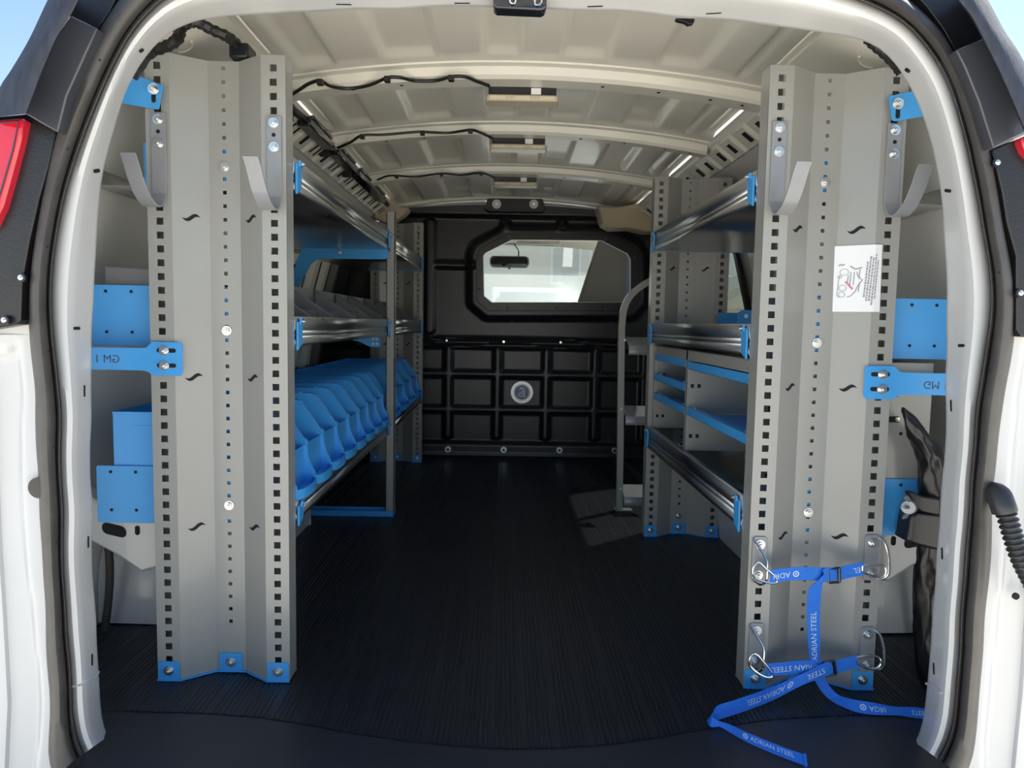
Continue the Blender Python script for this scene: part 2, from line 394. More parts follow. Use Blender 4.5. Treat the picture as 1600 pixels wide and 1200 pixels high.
# wheel housings
def housing(s, par):
    b = MB(); rows_ = []; y0, y1, h = 1.66, 2.56, .33
    xin = .688; xo = .954; n = 26
    for i in range(n+1):
        a = PI*i/n; yc = lerp(y0, y1, .5)-math.cos(a)*(y1-y0)/2; z = max(0, math.sin(a))**.62*h
        rr = .045
        zc = max(z-rr, 0)
        yin = lerp(y0, y1, .5)-math.cos(a)*((y1-y0)/2-rr)
        rows_.append([(XC+s*(xin+.01), yin, -.005), (XC+s*xin, yin, zc*.6), (XC+s*xin, yin, zc), (XC+s*(xin+.012), lerp(yin, yc, .6), lerp(zc, z, .6)), (XC+s*(xin+rr), yc, z), (XC+s*xo, yc, z+.004)])
    b.grid(rows_)
    o = b.build('wheel_housing', 'white', par, ang=40, rev=(s > 0))
    st = MB()
    for t in (.28,):
        y = 1.70
        st.grid([[(XC+s*(.775+dx), y-.024+.002*i+ (0 if i < 5 else 0), z) for dx in (-.014,-.012,.012,.014)] for i, z in enumerate((.0,.05,.1,.15,.2))])
    return o
housing(-1, wl); housing(1, wr)
# lower quarter bracket behind the pillar, with an oval hole
for s, wpar in ((-1, wl), (1, wr)):
    b = MB(); pts = [(.93,.355),(.83,.30),(.745,.295),(.742,.185),(.785,.172),(.83,.205),(.93,.26)]
    b.prism([(XC+s*a, 1.52, z) for a, z in pts], (0, .05, 0)); q = b.build('quarter_bracket', 'white', wpar, bevel=.006)
    b = MB(); b.prism([(XC+s*(.838+u*.95), 1.5195, .262+v+u*.22) for u, v in rrect(.052, .024, .011)], (0, -.0008, 0))
    b.prism([(XC+s*(.790+u), 1.5195, .262+v) for u, v in rrect(.010, .020, .0049)], (0, -.0008, 0)); each(b, 'bracket_hole', 'hole', q)
    # dark tube in place of the shaded gap along the wheel arch
    b = MB(); b.tube([(XC+s*(.898+.020*t-.01*math.sin(t*PI)), 1.60+.02*t, .26-.255*t) for t in [i/10 for i in range(11)]], .009, 8); b.build('arch_gap', 'rubber', wpar)
# side door inner panel and window on the right
dp = beam(wr, 1, 2.70, 3.62, .02, .56, .03, 'door_panel', 'wwall')
b = MB()
b.tube(crom([wallpt(1, .50, 3.50, .034), wallpt(1, .50, 3.10, .034), wallpt(1, .44, 2.98, .034), wallpt(1, .06, 2.96, .034)], 8), .016, 8)
b.tube(crom([wallpt(1, .45, 3.50, .034), wallpt(1, .45, 3.16, .034), wallpt(1, .40, 3.07, .034), wallpt(1, .06, 3.05, .034)], 8), .010, 8)
each(b, 'pressed_bead', 'wwall', dp)
st = MB().box(.86, .985, 2.72, 3.60, -.012, .018).build('door_step', 'white', wr, bevel=.005)
win = bpy.data.objects.new('window_1', None); COL.objects.link(win); struct(win, 'side door window with black rubber frame')
y0, y1, z0, z1 = WIN
loop = [(y0+.05*(1-math.cos(0)), z0)]
out = [(y, z) for y, z in [( (y0+y1)/2+u, (z0+z1)/2+v) for u, v in rrect(y1-y0+.02, z1-z0+.02, .06, 6)]]
inn = [( (y0+y1)/2+u, (z0+z1)/2+v) for u, v in rrect(y1-y0-.05, z1-z0-.05, .05, 6)]
fr = MB().grid([[wallpt(1, z, y, d) for y, z in lp] for lp, d in ((out, -.02), (out, .012), (inn, .012), (inn, -.02))], close=True).build('window_frame', 'rubber', win)
gl = MB(); gl.add([wallpt(1, z, y, -.006) for y, z in inn], [tuple(range(len(inn)))]); gl.build('pane', 'sglass', win)

# ================================================================ rear opening: painted frame, rubber seal, jambs
CX, CY = 800.0, 700.0
def polar(pts):
    q = sorted((math.atan2(CY-y, x-CX) if not (y > CY and x < CX) else math.atan2(CY-y, x-CX)+2*PI, math.hypot(x-CX, y-CY)) for x, y in pts)
    return [a for a, r in q], [r for a, r in q]
INN = [(162,1144),(155,1050),(151,960),(146,800),(144,650),(144,570),(147,470),(151,390),(156,310),(163,255),(174,220),(186,175),(204,125),(228,88),(249,62),(285,38),(330,28),(400,23),(490,19),(620,16),(800,15),(900,17),(1060,29),(1200,40),(1288,52),(1342,60),(1366,68),(1390,88),(1414,120),(1432,155),(1453,215),(1469,290),(1474,370),(1478,500),(1476,600),(1470,760),(1463,860),(1456,960),(1450,1050),(1437,1152)]
MID = [(129,1179),(115,1140),(112,1050),(103,940),(100,800),(97,650),(90,580),(82,510),(80,460),(84,400),(93,345),(105,290),(120,245),(144,180),(174,110),(204,52),(237,15),(262,-8),(330,-32),(480,-46),(800,-52),(1130,-44),(1290,-18),(1354,5),(1408,30),(1438,60),(1480,120),(1498,180),(1519,270),(1535,360),(1546,420),(1549,480),(1537,560),(1524,640),(1516,750),(1508,860),(1500,960),(1493,1080),(1489,1140),(1467,1187)]
OUT = [(75,1205),(80,1100),(72,950),(66,860),(61,750),(56,610),(47,540),(44,450),(50,390),(56,355),(69,285),(87,200),(117,125),(150,50),(183,0),(215,-40),(300,-70),(480,-86),(800,-92),(1130,-86),(1300,-66),(1390,-25),(1422,0),(1456,30),(1483,60),(1507,120),(1540,200),(1561,300),(1570,360),(1587,450),(1584,540),(1570,610),(1560,680),(1549,780),(1538,960),(1530,1080),(1518,1200)]
pI, pM, pO = polar(INN), polar(MID), polar(OUT)
A0, A1 = math.atan2(CY-1187, 1467-CX), math.atan2(CY-1179, 129-CX)+2*PI
ANG = [lerp(A0, A1, i/220) for i in range(221)]
def pp(a, r): return CX+r*math.cos(a), CY-r*math.sin(a)
def smoothr(p, a):
    s = 0; w = 0
    for d in (-.03,-.015,0,.015,.03): s += interp(*p, a+d); w += 1
    return s/w
RI = [smoothr(pI, a) for a in ANG]; RM = [smoothr(pM, a) for a in ANG]; RO = [smoothr(pO, a) for a in ANG]
FT = [(0,1.152),(.06,1.146),(.2,1.143),(.38,1.147),(.50,1.156),(.60,1.168),(.8,1.196),(.94,1.216),(1.0,1.224)]
def frame_rows():
    R_ = []
    for t, Y in FT: R_.append([P(*pp(a, lerp(m, i_, t)), Y) for a, m, i_ in zip(ANG, RM, RI)])
    R_.append([P(*pp(a, i_+2), 1.232) for a, i_ in zip(ANG, RI)])
    R_.append([P(*pp(a, i_+35), 1.30) for a, i_ in zip(ANG, RI)])
    return R_
frame = MB().grid(frame_rows()).build('trim_2', 'white', ang=50); struct(frame, 'white painted frame around the rear door opening')
sl_ = MB()
def framepoint(px, py, off=.0015):
    a = math.atan2(CY-py, px-CX)
    if a < -PI/2: a += 2*PI
    r = math.hypot(px-CX, py-CY); m = interp(ANG, RM, a); i_ = interp(ANG, RI, a); t = (r-m)/(i_-m)
    return P(px, py, interp([q[0] for q in FT], [q[1] for q in FT], t)-off)
for px, py, w, h, rot in ((221,79,8,5,35),(151,267,10,6,10),(120,513,10,5,0),(132,611,2,18,0),(138,847,2,18,0),(144,1031,2,18,0),
                          (1418,110,9,5,-35),(1481,298,10,5,-10),(1502,540,10,5,0),(1486,634,2,18,2),(1472,865,2,18,2),(1459,1045,2,18,2),
                          (537,7,24,1.2,-1),(722,5,24,1.2,0),(930,10,24,1.2,2),(1115,21,24,1.2,3)):
    c, s = math.cos(math.radians(-rot)), math.sin(math.radians(-rot))
    q = [framepoint(px+u*c-v*s, py+u*s+v*c) for u, v in rrect(w, h, min(w, h)*.35, 3)]
    sl_.prism(q, (0, .001, 0))
each(sl_, 'frame_slot', 'hole', frame)
# paint seam low on each pillar
for pts in ([(114,1072),(125,1071),(134,1063),(146,1060),(154,1050)], [(1447,1068),(1460,1072),(1470,1082),(1486,1085)]):
    b = MB().tube([framepoint(x, y, .001) for x, y in pts], .0022, 6); b.build('paint_seam', 'white', frame)
ST = [(0,1.142),(.08,1.114),(.2,1.105),(.45,1.103),(.66,1.109),(.78,1.119),(.825,1.130),(.86,1.123),(.93,1.121),(.98,1.131),(1.0,1.152)]
seal = MB().grid([[P(*pp(a, lerp(o_, m, t)), Y) for a, m, o_ in zip(ANG, RM, RO)] for t, Y in ST]).build('weatherstrip', 'rubber', frame, ang=60)
lab(seal, 'black rubber weatherstrip around the opening')
b = MB()
for px, py in ((74,386),(75,548),(83,698),(88,848),(94,995),(102,1137),(106,233),(156,94),(1561,426),(1548,580),(1530,724),(1520,870),(1509,1012),(1494,140)):
    a = math.atan2(CY-py, px-CX); a = a+2*PI if a < -PI/2 else a
    r = math.hypot(px-CX, py-CY); t = (r-interp(ANG, RO, a))/(interp(ANG, RM, a)-interp(ANG, RO, a))
    disc(b, P(px, py, interp([q[0] for q in ST], [q[1] for q in ST], t)-.0008), .0016, (0, -1, 0), 8, .0005)
stuff(b.build('seal_vent', 'hole', seal))
# outer skin behind the seal, closing the body around the opening
cl = MB().grid([[P(*pp(a, o_*k_), Y) for a, o_ in zip(ANG, RO)] for k_, Y in ((1.0,1.145),(1.02,1.155),(1.045,1.17))]).build('body_flange', 'black', frame, ang=60)

def jamb(side, name, label):
    """painted rear jamb below the tail lamp, with the pressed outline of the hinge pocket"""
    b = MB(); rows_ = []; ny, nx = 70, 26
    for j in range(ny+1):
        py = lerp(523, 1290, j/ny); a_in = None
        # seal edge at this height
        lo = [(y, x) for x, y in OUT if (x < 800) == (side < 0) and y > 400]
        lo.sort(); xe = interp([q[0] for q in lo], [q[1] for q in lo], py)
        row = []
        for i in range(nx+1):
            d = lerp(-6, 150, (i/nx)**1.2); px = xe+side*d
            Y = 1.140-.00010*d
            # pressed pocket
            ox = abs(px-(62 if side < 0 else 1546))
            e = sstep(18, 26, d-6*math.sin(py*.01))*sstep(545, 560, py+max(0, 40-d)*.6)
            Y += .012*e-.010*sstep(60, 70, d)*sstep(540, 556, py)+.012*sstep(96, 108, d)
            row.append(P(px, py, Y))
        rows_.append(row)
    b.grid(rows_); o = b.build(name, 'white', ang=60, rev=(side > 0)); struct(o, label)
    return o
jl = jamb(-1, 'trim_3', 'white painted body jamb left of the rear opening')
jr = jamb(1, 'trim_4', 'white painted body jamb right of the rear opening')
# upper jamb strip (white slivers beside the black lamp surround)
for side, pts, o in ((-1, [(58,290),(80,290),(62,430),(54,500),(50,523),(40,523),(0,530),(-40,530),(-40,512),(20,505),(28,500),(30,440),(40,380)], jl), (1, [(1570,330),(1580,380),(1590,440),(1590,520),(1640,525),(1640,545),(1570,545),(1572,520),(1572,420)], jr)):
    b = MB().prism([P(x, y, 1.140) for x, y in pts], (0, .01, 0)); b.build('jamb_edge', 'white', o)
# grommets
for (px, py, r, o) in ((64,761,.0165,jl),):
    c = P(px, py, 1.134); b = MB(); b.tube([c, c+Vector((0,-.006,0))], r, 20); b.tube([c+Vector((0,-.006,0)), c+Vector((0,-.0065,0))], r*.7, 20)
    b.build('rubber_grommet', 'rubber', o, bevel=.001)
b = MB(); disc(b, P(1586, 931, 1.128), .0055, h=.003); b.build('jamb_hole', 'hole', jr)  # small hole in the jamb, drawn as a dark disc

# black corner trim and tail lamps
def corner(side, A_, Bq, Cc, notch, labl):
    t = thing('corner_trim', labl, 'trim panel')
    # outer dusty strip: curls away from the camera
    e0 = crom([Vector((x, y, 0)) for x, y in A_[0]], 6); e1 = crom([Vector((x, y, 0)) for x, y in A_[1]], 6)
    rows_ = [[P(q.x, q.y, 1.13) for q in e0], [P(q.x, q.y, 1.075) for q in e0]]
    rows_ += [[P(lerp(p.x, q.x, k), lerp(p.y, q.y, k), lerp(1.075, 1.045, k)-.012*math.sin(PI*k)) for p, q in zip(e0, e1)] for k in (.2,.4,.6,.8,.95,1)]
    rows_ += [[P(q.x-side*3, q.y, 1.075) for q in e1]]
    MB().grid(rows_).build('outer_strip', 'dusty', t, ang=50)
    MB().prism([P(x, y, 1.085) for x, y in Bq], (0, .05, 0)).build('inner_panel', 'trimgrey', t, bevel=.002)
    MB().prism([P(x, y, 1.110) for x, y in Cc], (0, .035, 0)).build('lamp_surround', 'black', t, bevel=.002)
    MB().prism([P(x, y, 1.125) for x, y in notch], (0, .02, 0)).build('hinge_recess', 'black', t, bevel=.001)
    return t
ctl = corner(-1, ([(85,-20),(72,5),(45,62),(18,108),(0,136),(-20,185)], [(128,-20),(118,2),(106,26),(84,62),(66,108),(40,178)]),
       [(110,24),(152,44),(132,88),(104,150),(90,207),(60,190),(40,178),(62,118),(84,62)],
       [(-40,186),(40,178),(64,188),(88,205),(75,262),(61,310),(46,376),(38,420),(34,447),(32,500),(26,507),(-40,518)],
       [(118,-20),(190,-20),(172,16),(153,46),(108,26)], 'black corner trim beside the left tail lamp, dusty outer strip')
ctr = corner(1, ([(1530,-20),(1545,2),(1568,45),(1590,78),(1602,100),(1640,170)], [(1482,-20),(1498,0),(1520,28),(1545,76),(1570,128),(1604,208)]),
       [(1494,78),(1538,60),(1570,128),(1604,206),(1560,228),(1552,232),(1530,160),(1508,106)],
       [(1550,234),(1604,210),(1650,205),(1650,530),(1596,526),(1588,515),(1588,400),(1574,350),(1566,300)],
       [(1420,-20),(1486,-20),(1498,2),(1520,28),(1540,60),(1494,80),(1472,42),(1448,10)], 'black corner trim beside the right tail lamp')
for t, pts, l in ((ctl, [(26,435),(58,428),(44,470)], 0),): pass
for t, px, py in ((ctl, 36, 434), (ctl, 10, 500), (ctr, 1555, 255), (ctr, 1591, 458)):
    c = P(px, py, 1.108); b = MB(); b.tube([c, c+Vector((0,-.006,0))], .007, 16); b.build('fixing_boss', 'black', t)
    bolt(t, c+Vector((0,-.006,0)), .0032, .003, m='zinc', name='screw')
b = MB().prism([P(x, y, 1.095) for x, y in [(-50,190),(36,184),(38,188),(31,222),(18,272),(4,322),(-10,352),(-50,380)]], (0, .03, 0))
tl = thing('tail_lamp', 'red tail lamp at the left edge of the picture', 'tail lamp'); b.build('lens', 'red', tl, bevel=.004)
b = MB().tube([P(x, y, 1.0945) for x, y in [(-40,194),(29,190),(20,235),(4,290),(-12,340)]], .0012, 6); b.build('lens_groove', 'ink', tl)
tr = thing('tail_lamp', 'red tail lamp corner at the right edge of the picture', 'tail lamp')
MB().prism([P(x, y, 1.095) for x, y in [(1595,216),(1660,206),(1660,300),(1602,236)]], (0, .03, 0)).build('lens', 'red', tr, bevel=.003)
setbase(tl); setbase(tr); setbase(ctl); setbase(ctr)
# latch striker on the header
t = thing('door_latch', 'black door latch striker under the middle of the header', 'latch')
q = [P(x, y, 1.19) for x, y in [(771,-14),(855,-14),(854,12),(846,16),(775,13),(771,8)]]
MB().prism(q, (0, .03, 0)).build('body', 'gloss', t, bevel=.003)
b = MB(); b.tube(crom([P(x, y, 1.188) for x, y in [(797,-8),(797,3),(803,6),(806,0),(806,-8)]], 4), .0016, 6); b.tube(crom([P(x, y, 1.188) for x, y in [(836,-8),(836,6),(841,8),(846,3),(846,-8)]], 4), .0016, 6); each(b, 'striker_loop', 'zinc', t)
MB().cyl(P(844,14,1.20), P(844,20,1.20), .004, 10).build('stop', 'rubber', t); setbase(t)
o = MB().prism([P(x, y, 1.30) for x, y in [(1056,28),(1086,29),(1084,36),(1076,38),(1071,34),(1058,31)]], (0, .012, 0)).build('roof_clip', 'black', bevel=.001); tag(o, 'small black clip hanging from the header right of the latch', 'clip')

# ================================================================ black moulded partition
YP = 3.86
part = thing('cargo_partition', 'black moulded partition with a window between cargo bay and cab', 'partition')
def rib(v, c, w, r=.010): return 1-sstep(w/2-r*.2, w/2+r, abs(v-c))
WO = [P(x, y, YP) for x, y in [(745,400),(749,390),(791,367),(948,368),(990,389),(997,402),(997,472),(985,486),(763,486),(745,471)]]
WI = [P(x, y, YP) for x, y in [(755,401),(758,396),(799,375.5),(939,376.5),(979,397),(984,406),(984,463),(975,473),(768,473),(756,463)]]
def inpoly(x, z, poly):
    c = False; n = len(poly)
    for i in range(n):
        a, b = poly[i], poly[i-1]
        if (a.z > z) != (b.z > z) and x < (b.x-a.x)*(z-a.z)/(b.z-a.z)+a.x: c = not c
    return c
def polyd(x, z, poly):
    best = 9
    for i in range(len(poly)):
        a, b = poly[i-1], poly[i]; ax, az, bx, bz = a.x, a.z, b.x, b.z
        t = max(0, min(1, ((x-ax)*(bx-ax)+(z-az)*(bz-az))/((bx-ax)**2+(bz-az)**2)))
        best = min(best, math.hypot(x-ax-t*(bx-ax), z-az-t*(bz-az)))
    return best
def parth(x, z):
    h = 0
    if z < .60:
        v = 0
        for c in (-.54,-.283,-.028,.227,.482,.737):
            d = math.hypot(x-c, z-min(max(z, .112), .552)); v = max(v, 1-sstep(.011, .030, d))
        for c in (.436,.250): v = max(v, rib(z, c, .020, .016))
        h += .018*v*sstep(.085,.10,z)
        h += .030*(1-sstep(.070, .084, z))
        h += .006*rib(z, .014, .006, .006)*1
    if z > .56:
        h += .014*rib(z, .598, .050, .010) - .009*(rib(z,.611,.006,.005)+rib(z,.586,.006,.005))
    if z > .63:
        v = 0
        d = math.hypot(x+.383, z-min(max(z, .665), 1.20)); v = max(v, 1-sstep(.018, .036, d))
        if x < -.15: v = max(v, rib(z, .995, .020, .016)*sstep(-.42,-.38,x))
        h += .020*v
        d = polyd(x, z, WO); ins = inpoly(x, z, WO)
        h += .030*(1 if ins else 1-sstep(.020, .060, d))
        for c in (.0, .29): h += .016*rib(x, c, .034, .012)*sstep(1.17,1.19,z)*(1-sstep(1.225,1.24,z))
        h += .030*sstep(1.232, 1.252, z)
    return h
nx, nz = 228, 170; X0, X1, Z0, Z1 = XC-.952, XC+.952, -.012, 1.285
pv = []; pf = []
def topz(x):
    xp = abs(x-XC)
    if xp < .597: return 1.300-.03*(xp/.6)**2
    for (a, b), (c, d) in zip(WP, WP[1:]):
        if a <= xp <= c and c > a: return min(1.272, lerp(b, d, (xp-a)/(c-a))-.004)
    return .2
for j in range(nz+1):
    for i in range(nx+1):
        x = lerp(X0, X1, i/nx); z = lerp(Z0, topz(x), j/nz); pv.append((x, YP-parth(x, z), z))
for j in range(nz):
    for i in range(nx):
        a = j*(nx+1)+i; cx_ = (pv[a][0]+pv[a+1][0])/2; cz_ = (pv[a][2]+pv[a+nx+1][2])/2
        if inpoly(cx_, cz_, WI) or polyd(cx_, cz_, WI) < .009: continue
        pf.append((a, a+1, a+nx+2, a+nx+1))
MB().add(pv, pf).build('panel', 'black', part, ang=60)
# window frame, pane, screws
def ringmesh(o_, i_, y0, y1): return MB().grid([[(p.x, y, p.z) for p in lp] for lp, y in ((o_, y1), (o_, y0), (i_, y0), (i_, y1))], close=True)
wf = ringmesh(WO, WI, YP-.036, YP+.01).build('window_frame', 'black', part, bevel=.002)
WI2 = [Vector((lerp(p.x, .29, .010), p.y, lerp(p.z, .96, .016))) for p in WI]
ringmesh(WI, WI2, YP-.030, YP-.010).build('glazing_edge', 'silver', part)
gp = MB(); gp.add([(p.x, YP-.018, p.z) for p in WI], [tuple(range(len(WI)))]); lab(gp.build('pane', 'glass', part), 'clear window pane of the partition')
for px, py in ((796,370),(871,372),(947,373),(750,398),(992,402),(749,451),(793,481),(870,482),(946,483)):
    bolt(wf, P(px, py, YP-.036), .007, .006, m='rubber', name='screw')
for px in (700,787,874,960):
    b = P(px, 702+(px-700)*.008, YP-.032); q = MB(); q.tube([b, b-Vector((0,.004,0))], .017, 24); q.tube([b-Vector((0,.004,0)), b-Vector((0,.007,0))], .011, 20)
    w_ = q.build('floor_bolt', 'zinc', part, bevel=.001); hh = MB(); disc(hh, b-Vector((0,.007,0)), .006, h=.0006); hh.build('socket', 'hole', w_)
for px, py in ((698,532),(787,534),(876,535),(966,537)): bolt(part, P(px, py, YP-.016), .005, .004, m='zinc', name='screw')
for px, py in ((800,503),(955,505),(951,686),(797,685)): bolt(part, P(px, py, YP-.002), .004, .004, m='rubber', name='screw')
q = MB().prism([P(x, y, YP-.105) for x, y in [(762,310),(848,311),(853,326),(847,332),(764,331),(757,326)]], (0, .05, 0)); hb = q.build('header_bracket', 'black', part, bevel=.004)
for px in (776,834):
    b = P(px, 319, YP-.105); q = MB(); q.tube([b, b-Vector((0,.004,0))], .0225, 24); q.tube([b-Vector((0,.004,0)), b-Vector((0,.007,0))], .012, 18)
    w_ = q.build('header_bolt', 'paper', hb, bevel=.001); hh = MB(); disc(hh, b-Vector((0,.007,0)), .007, h=.0006); hh.build('socket', 'bolt', w_)
for px in (760,852): bolt(part, P(px, 314, YP-.06), .006, .004, m='zinc', name='screw')
# round sticker
c = P(815.5, 613, YP-.002)
st = MB(); st.tube([c, c-Vector((0,.002,0))], .058, 40); st = st.build('sticker', 'silver', part)
lab(st, 'round blue and silver logo sticker')
b = MB(); disc(b, c-Vector((0,.002,0)), .043, n=40); b.build('sticker_ring', 'paper', st)
b = MB(); disc(b, c-Vector((0,.0026,0)), .036, n=40); b.build('sticker_field', 'logo', st)
b = MB(); yy_ = c.y-.0034
def stroke(b, pts, w, Y, ox, oz, th=.0004):
    v = []
    pts = [Vector((p[0], 0, p[1])) for p in pts]
    L_, R_ = [], []
    for i, p in enumerate(pts):
        t = (pts[min(i+1, len(pts)-1)]-pts[max(i-1, 0)]).normalized(); n_ = Vector((-t.z, 0, t.x))*w/2
        L_.append(Vector((ox, Y, oz))+p+n_); R_.append(Vector((ox, Y, oz))+p-n_)
    b.grid([L_, R_]); return b
for pts, w in (([(-.013,.020),(-.004,.024),(.008,.022),(.011,.016),(.011,-.012),(.016,-.019)], .008), ([(.0,.018),(.0,-.004),(-.002,-.012)], .005), ([(-.016,.014),(-.010,.010),(-.010,.022)], .004),
               ([(-.002,-.002),(-.014,-.004),(-.017,-.014),(-.010,-.022),(.0,-.018)], .006), ([(.0,-.016),(.006,-.022),(.018,-.021)], .005)):
    stroke(b, pts, w, yy_, c.x, c.z)
stuff(b.build('sticker_emblem', 'paper', st))
setbase(part)
# beige cab pillar covers in the two upper front corners
def cover(pts, Y, d, label):
    o = MB().prism([P(x, y, Y) for x, y in pts], (0, d, 0)).build('pillar_cover', 'beige', bevel=.008); return tag(o, label, 'trim cover')
cover([(582,326),(600,312),(606,304),(612,312),(622,322),(640,325),(630,336),(616,346),(604,350),(584,340)], 3.66, .10, 'beige moulded corner cover beside the partition, upper left')
cover([(934,322),(960,323),(985,320),(1003,316),(1040,300),(1045,360),(1010,362),(985,356),(955,357),(942,350)], 3.60, .14, 'beige moulded corner cover beside the partition, upper right')

# ================================================================ shelving: perforated end panels
def panel_mesh(x0, w, yf, H_, nm, parent, rec=.040, dep=.045, flip=False):
    f1 = w*.176; s1 = w*.211; cw = w-2*f1-2*s1
    pts = [(f1*.9,dep),(0,dep),(0,0),(f1,0),(f1+s1,rec),(f1+s1+cw,rec),(w-f1,0),(w,0),(w,dep),(w-f1*.9,dep)]
    zh = [.0425+.0254*i for i in range(int((H_-.055)/.0254)+1)]
    b = MB()
    for i in range(len(pts)-1):
        (ax, ay), (bx, by) = pts[i], pts[i+1]; L_ = math.hypot(bx-ax, by-ay)
        hs = None
        if i in (2, 6): hs = (.0127, zh)
        if i == 4: hs = (.0070, [z+.010 for z in zh[2:]])
        if not hs:
            b.add([(x0+ax, yf+ay, 0), (x0+bx, yf+by, 0), (x0+bx, yf+by, H_), (x0+ax, yf+ay, H_)], [(0, 1, 2, 3)]); continue
        h, zz = hs; us = [0, .5-h/2/L_, .5+h/2/L_, 1]; rows_ = [0]
        for z in zz: rows_ += [z-h/2, z+h/2]
        rows_.append(H_)
        vv = [(x0+lerp(ax, bx, u), yf+lerp(ay, by, u), z) for z in rows_ for u in us]; ff = []
        for r in range(len(rows_)-1):
            for u in range(3):
                if u == 1 and r % 2 == 1: continue
                ff.append((r*4+u, r*4+u+1, (r+1)*4+u+1, (r+1)*4+u))
        b.add(vv, ff)
    o = b.build(nm, 'grey', parent, solid=.0016, soff=-1, merge=1e-5, smooth=False)
    # wave-shaped cut-outs on the two slanted webs
    g = MB()
    for zc in ((.891,.591,.300) if H_ > .5 else ()):
        for sx in (0, 1):
            (ax, ay), (bx, by) = (pts[3], pts[4]) if sx == 0 else (pts[5], pts[6])
            n_ = Vector(((by-ay), -(bx-ax), 0)).normalized()
            L_ = [];R_ = []
            for k in range(13):
                u = -1+2*k/12; wv = .0045*math.sin(u*PI*.9)*(1); th = .0040*(1-abs(u)**1.5)+.0003
                cxp = lerp(ax, bx, .5+u*.24); cyp = lerp(ay, by, .5+u*.24)
                p = Vector((x0+cxp, yf+cyp, zc+wv))+n_*.0006
                L_.append(p+Vector((0,0,th))); R_.append(p-Vector((0,0,th)))
            g.grid([R_, L_])
    each(g, 'wave_cutout', 'hole', o)
    return o, pts
def feet(parent, x0, w, yf, pts):
    f1 = w*.176; s1 = w*.211; cw = w-2*f1-2*s1
    for cx_, yy, ww in ((f1/2, 0, f1*.92), (w/2, .040, cw*.80), (w-f1/2, 0, f1*.92)):
        b = MB(); hh = .039
        b.prism([(x0+cx_+u, yf+yy-.0005, max(.001, hh/2+v)) for u, v in rrect(ww, hh, .005, 3)], (0, -.0025, 0))
        o = b.build('foot_bracket', 'blue', parent, bevel=.0005); bolt(o, (x0+cx_, yf+yy-.003, .021), .0078, .007)
    b = MB(); q = [(x0+a, yf+c-.004, .0) for a, c in pts[2:8]]
    b.prism(q+[(x0+w, yf+.05, 0), (x0, yf+.05, 0)], (0, 0, .003)); b.build('base_plate', 'blue', parent)
def shelf(parent, s, xin, y0, y1, zb, zt, depth, deck='low', lugs=True, m='steel', nm='shelf'):
    """pressed steel shelf: beaded front lip, deck and back upstand"""
    xo = lambda t: xin+s*t
    h = zt-zb
    prof = [(.016, zt-.004), (.014, zt), (.001, zt), (0, zt-.001), (0, zb+h*.58), (.005, zb+h*.50), (.005, zb+h*.44), (.001, zb+h*.38), (.005, zb+h*.32), (.005, zb+h*.27), (0, zb+h*.20), (0, zb)]
    if deck == 'low': prof += [(.004, zb), (depth-.003, zb), (depth, zb+.003), (depth, zb+.055)]
    else: prof = [(0, zb), (0, zb+h*.30), (.004, zb+h*.4), (.004, zb+h*.5), (0, zb+h*.6), (0, zt-.002), (.002, zt), (depth-.003, zt), (depth, zt+.003), (depth, zt+.05)]
    rows_ = [[(xo(t), y, z) for t, z in prof] for y in (y0, y1)]
    o = MB().grid(rows_).build(nm, m, parent, solid=.0014, soff=0, ang=25)
    if lugs:
        for y, d in ((y0, 1), (y1, -1)):
            yy = y+d*.004
            b = MB().prism([(xo(-.002), yy+d*a, z) for a, z in ((0, zb-.008), (.030, zb+.004), (.034, zt-.012), (.026, zt-.006), (0, zt-.010))], (-s*.004, 0, 0))
            g = b.build('lip_lug', 'blue', o, bevel=.0006); 
            b = MB().prism([(xo(-.006), yy+d*a, z) for a, z in ((.012, zt-.014), (.030, zt-.014), (.030, zt-.002), (.012, zt-.002))], (-s*.003, 0, 0)); b.build('lug_tab', 'blue', g)
            bolt(g, (xo(-.008), yy+d*.022, zt-.008), .004, .005, (-s, 0, 0))
    return o
def plate(parent, s, xin, t0, t1, y, z0, z1, nm='end_plate', holes=True):
    x0, x1 = sorted((xin+s*t0, xin+s*t1))
    b = MB(); b.prism([((x0+x1)/2+u, y, (z0+z1)/2+v) for u, v in rrect(x1-x0, z1-z0, .004, 3)], (0, .002, 0))
    o = b.build(nm, 'blue', parent, bevel=.0004)
    if holes:
        g = MB()
        for u in (.10,.165,.255,.32):
            xx = xin+s*(t0+u*(t1-t0)/.40)
            for z in (z0+.026, z1-.012): disc(g, (xx, y-.0002, z), .0032)
        # outermost visible pair of holes
        for tt in (t1-.028,):
            for z in (z0+.026, z1-.012): disc(g, (xin+s*tt, y-.0002, z), .0032)
        each(g, 'plate_hole', 'hole', o)
    return o
def gusset(parent, s, xin, y, ztop, reach=.25):
    pts = [(.004, ztop), (.30, ztop), (.395, ztop-.19), (.345, ztop-.19), (.270, ztop-.055), (.245, ztop-.036), (.012, ztop-.034), (.0, ztop-.022)]
    b = MB().prism([(xin+s*t, y, z) for t, z in pts], (0, .002, 0)); b.prism([(xin+s*t, y, ztop) for t in (.004,.30)]+[(xin+s*t, y-.022, ztop) for t in (.30,.004)], (0,0,.0016))
    o = b.build('end_gusset', 'blue', parent, bevel=.0004)
    g = MB()
    for k in range(3): g.prism([(xin+s*(.335+.02*k+u), y-.0004, ztop-.07-.045*k+v) for u, v in ((-.012,.012),(-.006,.014),(.003,-.006),(-.003,-.008))], (0,.0003,0))
    each(g, 'gusset_slot', 'hole', o)
    bolt(o, (xin+s*.17, y-.002, ztop-.012), .006, .007); return o
